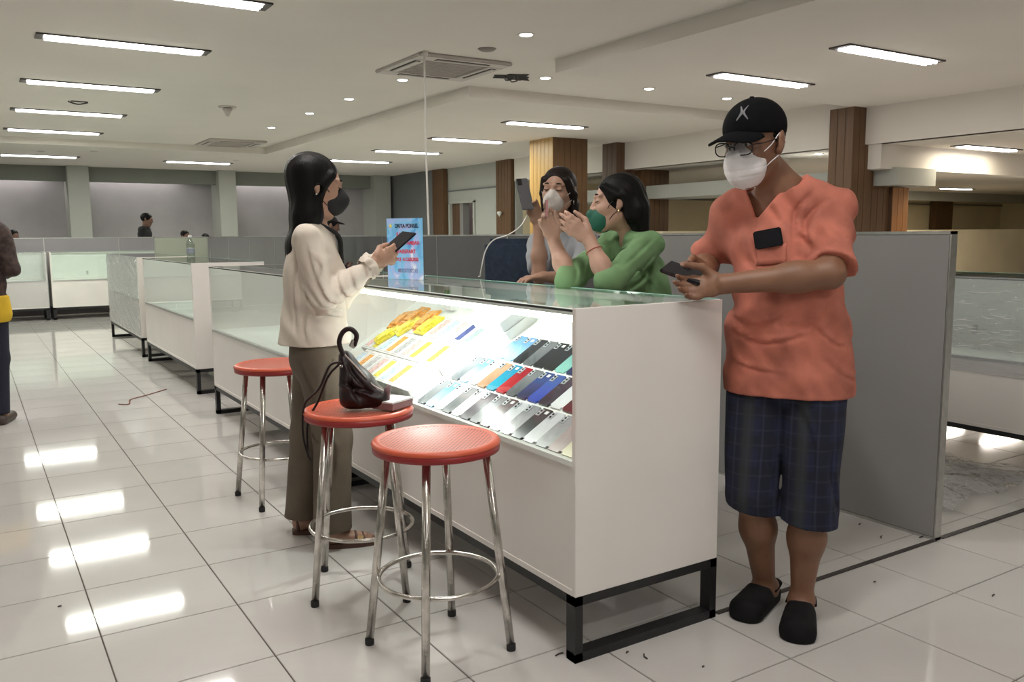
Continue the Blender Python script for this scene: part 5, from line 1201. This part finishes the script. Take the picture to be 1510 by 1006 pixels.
    F.a += (.0015*np.sin(170*(X*H.l[0]+Y*H.l[1])+60*(X*H.f[0]+Y*H.f[1])+.5*np.sin(14*Z))).astype(np.float32)
    link_w('hair', F.mesh('hair'), M['hair'], R_, base)
    mm = mat('dark_green_mask', (.012, .115, .075), .7, noise=.15, scale=30)
    F = Field(H.c-.2, H.c+.2, .0035); F.op(H.e(.060, 0, -.062, .052, .050, .058), .01); F.op(H.g((.115, 0, -.035), (.098, 0, -.095), .005, .008), .03); F.op(H.g((.098, 0, -.022), (.115, 0, -.040), .010, .012), .02); F.cut(H.p(.025, 0, 0), -H.f); F.cut(H.p(0, 0, -.018), H.u)
    mk = link_w('face_mask', F.mesh('face_mask'), mm, R_, base); mask_loops(H, off, mk, mat('black_ear_loop', (.01, .01, .01), .6), A=(.05, .052, -.035), B=(.045, .048, -.08))
    MB().lathe([(0, -.006), (.004, -.004), (.005, 0), (.003, .005), (0, .006)], 10).build('earring', mat('gold_earring', (.8, .6, .3), .3, 1.0), R_, tuple(H.p(.0, .086, -.034)-off))
    H.eyes(R_, M['iris'], off, closed=True)
    d_ = nz_(wrL-elL); c = elL+(wrL-elL)*.72; sd = nz_(np.cross(d_, up)); u2 = np.cross(sd, d_)
    MB().tube([c+.033*(sd*math.cos(a)+u2*math.sin(a))-off for a in np.linspace(0, 2*PI, 25)[:-1]], .0016, 6, closed=True).build('bracelet', mat('red_thread', (.35, .05, .03), .6), R_)
    o = MB().box(-.036, .036, -.076, .076, -.005, .005, bv=.004).build('phone', mat('rose_phone_case', (.45, .22, .22), .4))
    nn = V(-.83, .56, 0); ax_ = nz_(V(.56, .83, 0)); sx_ = np.cross(ax_, nn)
    Mx = Matrix.Identity(4); Mx.col[0][:3] = sx_; Mx.col[1][:3] = ax_; Mx.col[2][:3] = nn; Mx.translation = Vector(aty(806, 308, 2.84))
    o.matrix_world = Mx; boxo('screen', (-.033, .033, -.072, .072, .005, .0056), M['screen'], o); tag(o, 'phone between the fingers of the woman in green', 'phone')
build_green()

# ---------------------------------------------------------------- girl in grey behind the counter
def build_girl():
    base = V(2.70, 3.80, 0); off = base; up = V(0, 0, 1)
    R_ = empty('person', tuple(base), 0, 'girl in grey T-shirt and white mask holding up a phone behind the counter', 'person')
    Y0 = 3.78; H = Head(aty(823, 283, 3.72), nz_(V(-.84, -.60, -.05)), nz_(V(.06, -.04, 1)), 1.06)
    f = nz_(V(-.86, -.40, 0)); l = nz_(np.cross(up, f))
    neck = aty(836, 332, Y0); chest = aty(830, 378, Y0); pel = chest-up*.40
    shR = aty(785, 348, Y0+.10)*1; shR = chest-l*.155+up*.08; shL = chest+l*.155+up*.08
    elR = aty(795, 408, 3.62); wrR = aty(794, 330, 3.62); elL = aty(850, 412, 3.50); wrL = aty(800, 408, 3.45)
    # right arm raised with phone; left forearm lies on the counter edge
    lo = V(2.0, 3.2, -.01); hi = V(3.15, 4.25, 1.70)
    torso = [(seg(pel, pel+up*.1, .10, .095, l, 1.35, 1.3), .04), (seg(pel+up*.1, chest-up*.05, .092, .092, l, 1.25, 1.3), .05), (seg(chest-up*.05, chest+up*.02, .098, .080, l, 1.3, 1.6), .05), (seg(shR+l*.02, shL-l*.02, .048), .05)]
    B = Field(lo, hi, .005)
    for p_, k in torso: B.op(p_, k, infl=-.012)
    B.op(seg(neck-up*.06, H.p(-.03, 0, -.06), .048, .044), .03); H.skin(B)
    for a, b, c in ((shR, elR, wrR), (shL, elL, wrL)): B.op(seg(a, b, .042, .037), .03); B.op(seg(b, b+(c-b)*.4, .037, .036), .02); B.op(seg(b+(c-b)*.4, c, .036, .024), .03)
    hand(B, wrR, nz_(aty(783, 300, 3.60)-wrR), V(-.3, -.6, .1), V(.6, -.4, .3), curl=(.35, .5, .6, .7), th=(.6, .7, .2), th2=(.9, .1, .2), sc=.95)
    hand(B, wrL, nz_(V(-.9, .1, -.05)), V(0, 0, -1), V(-.1, .9, 0), curl=(.4, .4, .4, .4), sc=.93)
    simple_legs(B, pel, l, f, up)
    link_w('body', B.mesh('body'), M['skin_girl'], R_, base); del B
    gm = cloth('grey_jersey', (.30, .31, .33), .12, 7, bump=.2)
    T = Field(lo, hi, .006)
    for p_, k in torso: T.op(p_, k, infl=.013)
    T.op(seg(pel+up*.1, pel-up*.05, .105, .115, l, 1.3, 1.35), .04)
    for a, b in ((shR, elR), (shL, elL)): T.op(seg(a, a+(b-a)*.70, .058, .062), .03)
    T.folds(.0032, [(24, -26, 16, 1, 7), (-34, 18, -30, .8, 9), (10, 16, 44, .7, 6)])
    q_ = lambda *pts: [aty(x, y, 3.65) for x, y in pts]
    T.creases(.009, [q_((780, 344), (787, 370), (784, 397)), q_((772, 360), (776, 380), (774, 400)), q_((800, 350), (806, 380), (802, 402)), q_((840, 350), (834, 370), (838, 390)), q_((812, 388), (826, 398), (842, 396))]); T.cut(pel-up*.08, -up)
    T.op(seg(neck+up*.05, neck+up*.0+f*.01, .060, .058), .006, 's')
    link_w('t_shirt', T.mesh('t_shirt'), gm, R_, base); del T
    T = Field(lo, V(3.15, 4.25, 1.0), .007); T.op(seg(pel, pel+up*.05, .108, .104, l, 1.38, 1.3), .04)
    for q in (-1, 1):
        h_ = pel+l*q*.085; k_ = V(h_[0], h_[1], pel[2]*.53)+f*.02; T.op(seg(h_, k_, .09, .064), .03); T.op(seg(k_, V(h_[0], h_[1], .08), .062, .05), .03)
    T.cut(V(0, 0, .07), -up); T.cut(pel+up*.06, up); link_w('trousers', T.mesh('trousers'), cloth('blue_jeans', (.04, .06, .11)), R_, base); del T
    F = Field(H.c-V(.2, .2, .28), H.c+.2, .0048)
    F.op(H.e(-.018, 0, .034, .100, .086, .092), .01); F.op(H.e(-.060, 0, -.03, .055, .074, .08), .03)
    for q in (-1, 1): F.op(seg(H.p(.050, q*.062, .060), H.p(.005, q*.080, -.01), .014, .016), .02); F.op(seg(H.p(-.01, q*.080, -.01), H.p(-.030, q*.078, -.105), .020, .016), .02)
    F.op(seg(H.p(-.05, .07, -.06), H.p(-.02, .085, -.13), .03, .016), .02)
    F.op(H.e(.100, .004, -.006, .075, .068, .090), .010, 's')
    link_w('hair', F.mesh('hair'), M['hair_brown'], R_, base)
    mm = mat('white_cone_mask', (.62, .57, .53), .75, noise=.08, scale=30)
    F = Field(H.c-.2, H.c+.2, .0035); F.op(H.e(.062, 0, -.046, .056, .052, .056), .01); F.op(H.g((.088, 0, .004), (.110, 0, -.022), .013, .018), .02)
    X, Y, Z = F.ax[0][:, None, None]-H.c[0], F.ax[1][None, :, None]-H.c[1], F.ax[2][None, None, :]-H.c[2]; uu = X*H.u[0]+Y*H.u[1]+Z*H.u[2]
    for z_ in (-.02, -.06): F.a += (.0014*np.exp(-((uu-z_)/.0024)**2)).astype(np.float32)
    F.cut(H.p(.032, 0, 0), -H.f); mk = link_w('face_mask', F.mesh('face_mask'), mm, R_, base); mask_loops(H, off, mk, mm)
    H.eyes(R_, M['iris'], off, closed=True)
    MB().tube([H.p(.0, .086, -.035)+.013*V(math.cos(a)*H.f[0], math.cos(a)*H.f[1], math.sin(a))-off-V(0, 0, .012) for a in np.linspace(0, 2*PI, 17)[:-1]], .0016, 6, closed=True).build('hoop_earring', M['chrome'], R_)
    o = MB().box(-.037, .037, -.080, .080, -.005, .005, bv=.004).build('phone', mat('grey_phone_back', (.12, .12, .13), .3))
    A_ = aty(779, 309, 3.56); B_ = aty(769, 264, 3.60); ax_ = nz_(B_-A_); sx_ = nz_(V(.62, -.75, 0)); sx_ = nz_(sx_-ax_*(sx_@ax_)); sx_ = nz_(sx_*1.0+V(.5, .8, 0)*1.1); sx_ = nz_(sx_-ax_*(sx_@ax_)); nn = np.cross(sx_, ax_)
    Mx = Matrix.Identity(4); Mx.col[0][:3] = sx_; Mx.col[1][:3] = ax_; Mx.col[2][:3] = nn; Mx.translation = Vector((A_+B_)/2); o.matrix_world = Mx
    boxo('screen', (-.034, .034, -.076, .076, -.0056, -.005), M['screen'], o)
    q = boxo('camera_bump', (-.034, -.008, .045, .076, .005, .007), M['dark'], o)
    tag(o, 'grey phone with camera bump held upright by the girl in grey, cable plugged in', 'phone')
    # its white charging cable down to the counter
    pts = [aty(*q) for q in ((777, 318, 3.57), (768, 333, 3.57), (750, 346, 3.60), (728, 354, 3.64), (716, 370, 3.68), (710, 395, 3.70), (708, 417, 3.72))]
    pts[-1][2] = 1.063; pts.append(pts[-1]+V(-.02, -.02, -.0))
    c_ = MB().tube(pts, .0032, 8, smooth=8).build('charging_cable', M['cable_white'], smooth=True); tag(c_, 'white charging cable curving from the raised phone to the counter', 'cable')
build_girl()

# ---------------------------------------------------------------- passer-by cut by the left edge, far people
def rough_person(base, face, hgt, label, top, bottom, shoe, skin, h=.008, cap=False, inner=None, arms='down', hairm='hair'):
    base = V(*base); off = base; up = V(0, 0, 1); f = nz_(V(*face)); l = nz_(np.cross(up, f)); s = hgt/1.68
    R_ = empty('person', tuple(base), 0, label, 'person'); P = lambda a, b, c: base+(f*a+l*b+up*c)*s
    H = Head(P(.05, 0, 1.555), f*1.0+up*(-.25), (0, 0, 1), s)
    lo, hi = base-.5, base+V(.5, .5, 1.8); lo[2] = -.01
    B = Field(lo, hi, h); torso = [(seg(P(0, 0, .9), P(0, 0, 1.05), .11*s, .105*s, l, 1.35), .04), (seg(P(0, 0, 1.05), P(0, 0, 1.3), .105*s, .10*s, l, 1.35, 1.5), .04), (seg(P(0, -.15, 1.38), P(0, .15, 1.38), .055*s), .05)]
    el = [P(-.02, q*.23, 1.12) for q in (-1, 1)]; wr = [P(.20, q*.13, 1.08) for q in (-1, 1)]
    for p_, k in torso: B.op(p_, k, infl=-.012)
    B.op(seg(P(0, 0, 1.38), P(.03, 0, 1.50), .055*s, .05*s), .02); H.skin(B)
    for q in (0, 1):
        sh = P(0, (-.18, .18)[q], 1.36); B.op(seg(sh, el[q], .046*s, .038*s), .02); B.op(seg(el[q], wr[q], .038*s, .026*s), .02)
        hand(B, wr[q], f+l*(.3, -.3)[q], l*(1, -1)[q], up, sc=s)
    simple_legs(B, P(0, 0, .90), l, f, up)
    link_w('body', B.mesh('body'), skin, R_, base); del B
    T = Field(lo, hi, h)
    for p_, k in torso: T.op(p_, k, infl=.016)
    T.op(seg(P(0, 0, 1.0), P(0, 0, .84), .12*s, .125*s, l, 1.35), .03)
    for q in (0, 1): sh = P(0, (-.18, .18)[q], 1.36); T.op(seg(sh, el[q], .062*s, .056*s), .02); T.op(seg(el[q], el[q]+(wr[q]-el[q])*.85, .055*s, .042*s), .02)
    T.folds(.004, [(24, -26, 16, 1, 7), (-34, 18, -30, .8, 9)]); T.cut(P(0, 0, .82), -up); T.op(seg(P(0, 0, 1.50), P(.01, 0, 1.43), .06*s), .004, 's')
    link_w('jacket', T.mesh('jacket'), top, R_, base); del T
    if inner:
        T = Field(lo, hi, h)
        T.op(seg(P(.0, 0, .80), P(.0, 0, 1.0), .145*s, .13*s, l, 1.42), .03); T.cut(P(0, 0, .74), -up); T.cut(P(0, 0, .93), up); link_w('shirt', T.mesh('shirt'), inner, R_, base)
    T = Field(lo, V(hi[0], hi[1], 1.0), h); T.op(seg(P(0, 0, .86), P(0, 0, .92), .112*s, .11*s, l, 1.35), .03)
    for q in (-1, 1):
        h_ = P(0, 0, .90)+l*q*.085; k_ = V(h_[0], h_[1], h_[2]*.53)+f*.02; T.op(seg(h_, k_, .09, .066), .03); T.op(seg(k_, V(h_[0], h_[1], .09), .064, .05), .03)
    T.cut(V(0, 0, .07), -up); link_w('trousers', T.mesh('trousers'), bottom, R_, base)
    for q in (-1, 1):
        c = P(0, 0, 0)+l*q*.085; F = Field(c-.2, c+.25, .007); F.op(seg(c-f*.03+up*.03, c+f*.16+up*.028, .042, .036, l, 1.0, 1.2), .02); F.cut(V(0, 0, .001), -up); link_w('shoe', F.mesh('shoe'), shoe, R_, base)
    F = Field(H.c-.2, H.c+.22, h*.8); F.op(H.e(-.018, 0, .036, .100, .084, .088), .01); F.op(H.e(.098, 0, -.022, .070, .09, .09), .012, 's'); F.cut(H.p(0, 0, -.04), -up)
    if cap: F.op(H.e(.06, 0, .06, .10, .07, .012), .01)
    link_w('hair', F.mesh('hair'), M[hairm], R_, base)
brn = cloth('brown_jacket', (.055, .034, .028), .5, 30); nvy = cloth('navy_trousers', (.012, .014, .03)); blkc = cloth('black_cloth', (.010, .010, .012)); shoe = mat('brown_shoe', (.06, .04, .03), .5)
rough_person((.045, 6.80, 0), (.35, 1, 0), 1.60, 'passer-by in brown jacket over yellow shirt cut by the left edge', brn, nvy, shoe, M['skin_man'], inner=cloth('yellow_shirt', (.65, .42, .02)))
rough_person((2.72, 16.6, 0), (.9, -.35, 0), 1.70, 'far man in black shirt looking down behind the partition', blkc, blkc, shoe, M['skin_far'], h=.011)
rough_person((2.98, 8.1, 0), (.9, -.2, 0), 1.47, 'dark-haired person in black partly hidden behind the standing woman', blkc, blkc, shoe, M['skin_far'], h=.011, cap=True)
for x, y, lb in ((.66, 16.6, 'head of a person at the far left behind the partition'), (3.40, 16.7, 'top of a head in the middle behind the far partition'), (3.95, 17.5, 'smallest dark head behind the far partition, right of the bottle')):
    rough_person((x, y, 0), (.5, -.8, 0), 1.41 if x < 1 else 1.39 if x < 3.6 else 1.33, lb, blkc, blkc, shoe, M['skin_far'], h=.014)

# ---------------------------------------------------------------- handbag and small box on the stool
def build_bag():
    z = SH_+.002; c = V(1.145, 2.785, z); off = c; a = math.radians(-28); R_ = empty('handbag', tuple(c), 0, 'dark brown leather handbag slumped on the red stool with its flap open', 'bag')
    u = V(math.cos(a), math.sin(a), 0); v = V(-math.sin(a), math.cos(a), 0); up = V(0, 0, 1)
    lt = mat('dark_brown_leather', (.020, .010, .011), .38, noise=.3, scale=12, bump=.15, bscale=40, spec=.3)
    F = Field(c-V(.26, .26, .02), c+V(.26, .26, .36), .005)
    F.op(seg(c-u*.045+up*.034, c+u*.062+up*.032, .036, .030, v, 1.7, 1.5), .02); F.op(seg(c-u*.052+up*.045, c-u*.066+up*.185, .036, .017, v, 1.7, 1.9), .03)
    F.op(seg(c+u*.035+up*.055, c-u*.050+up*.165, .030, .016, v, 1.7, 1.9), .03); F.op(seg(c+u*.0+up*.09, c-u*.05+up*.10, .026, .030, v, 1.7), .03)
    F.creases(.008, [[c-u*.06+up*.17, c-u*.03+up*.11, c+u*.02+up*.055], [c-u*.07+up*.09, c-u*.02+up*.07, c+u*.05+up*.045], [c-u*.05+up*.14, c-u*.045+up*.08, c-u*.02+up*.03]], .007, proj=_ray(520, 560))
    F.cut(c-u*.086, -u)
    F.folds(.0030, [(40, -30, 24, 1, 14), (-46, 30, -40, .8, 18)]); F.cut(c+up*.003, -up)
    link_w('body', F.mesh('body'), lt, R_, c)
    MB().tube([c+u*q*1.0+up*w-off-v*.03 for q, w in ((-.062, .185), (-.078, .235), (-.065, .272), (-.040, .284), (-.018, .262), (-.028, .225))], .009, 8, smooth=6).build('handle', lt, R_, smooth=True)
    MB().tube([c+u*q*1.0+up*w-off-v*.035 for q, w in ((-.06, .195), (-.02, .15), (.03, .09), (.07, .065))], .003, 6, smooth=6).build('piping', mat('pale_piping', (.5, .4, .36), .4), R_, smooth=True)
    MB().box(-.012, .012, -.004, .004, -.014, .014, M=Matrix.Translation(Vector(-u*.030+up*.232-v*.035)) @ Matrix.Rotation(.5, 4, 'Y'), bv=.003).build('buckle', M['chrome'], R_)
    MB().lathe([(0, -.006), (.006, -.003), (.006, .003), (0, .006)], 10).build('stud', M['chrome'], R_, tuple(-u*.07+up*.16-v*.07))
    pk = MB(); pk.tube([c+u*.070+up*.035-off, c+u*.088+up*.080-off], [.030, .008], 8, flat=.5); pk.build('side_pocket', mat('mauve_leather', (.16, .08, .085), .5, noise=.2), R_, smooth=True)
    MB().tube([c-u*.07+up*.17-off-v*.05, c-u*.11+up*.16-off-v*.05, c-u*.15+up*.08-off-v*.04, c-u*.205+up*.02-off-v*.02, c-u*.215-up*.08-off-v*.02, c-u*.20-up*.16-off-v*.02, c-u*.19-up*.18-off-v*.02], .0042, 8, smooth=6).build('strap', lt, R_, smooth=True)
    MB().tube([c-u*.07+up*.17-off-v*.02, c-u*.12+up*.12-off-v*.02, c-u*.16+up*.03-off, c-u*.20-up*.05-off, c-u*.20-up*.17-off-v*.02], .0042, 8, smooth=6).build('strap', lt, R_, smooth=True)
    b_ = MB().box(-.045, .045, -.06, .06, 0, .024, bv=.002).build('card_box', mat('mauve_carton', (.30, .17, .17), .6, noise=.05), None, tuple(atz(579, 592, z+.02)[:2])+(z,), ); b_.rotation_euler = (0, 0, math.radians(-62))
    boxo('white_lid', (-.046, .046, -.061, .061, .024, .030), M['paper'], b_); tag(b_, 'small white-topped box lying beside the handbag on the stool', 'box')
build_bag()
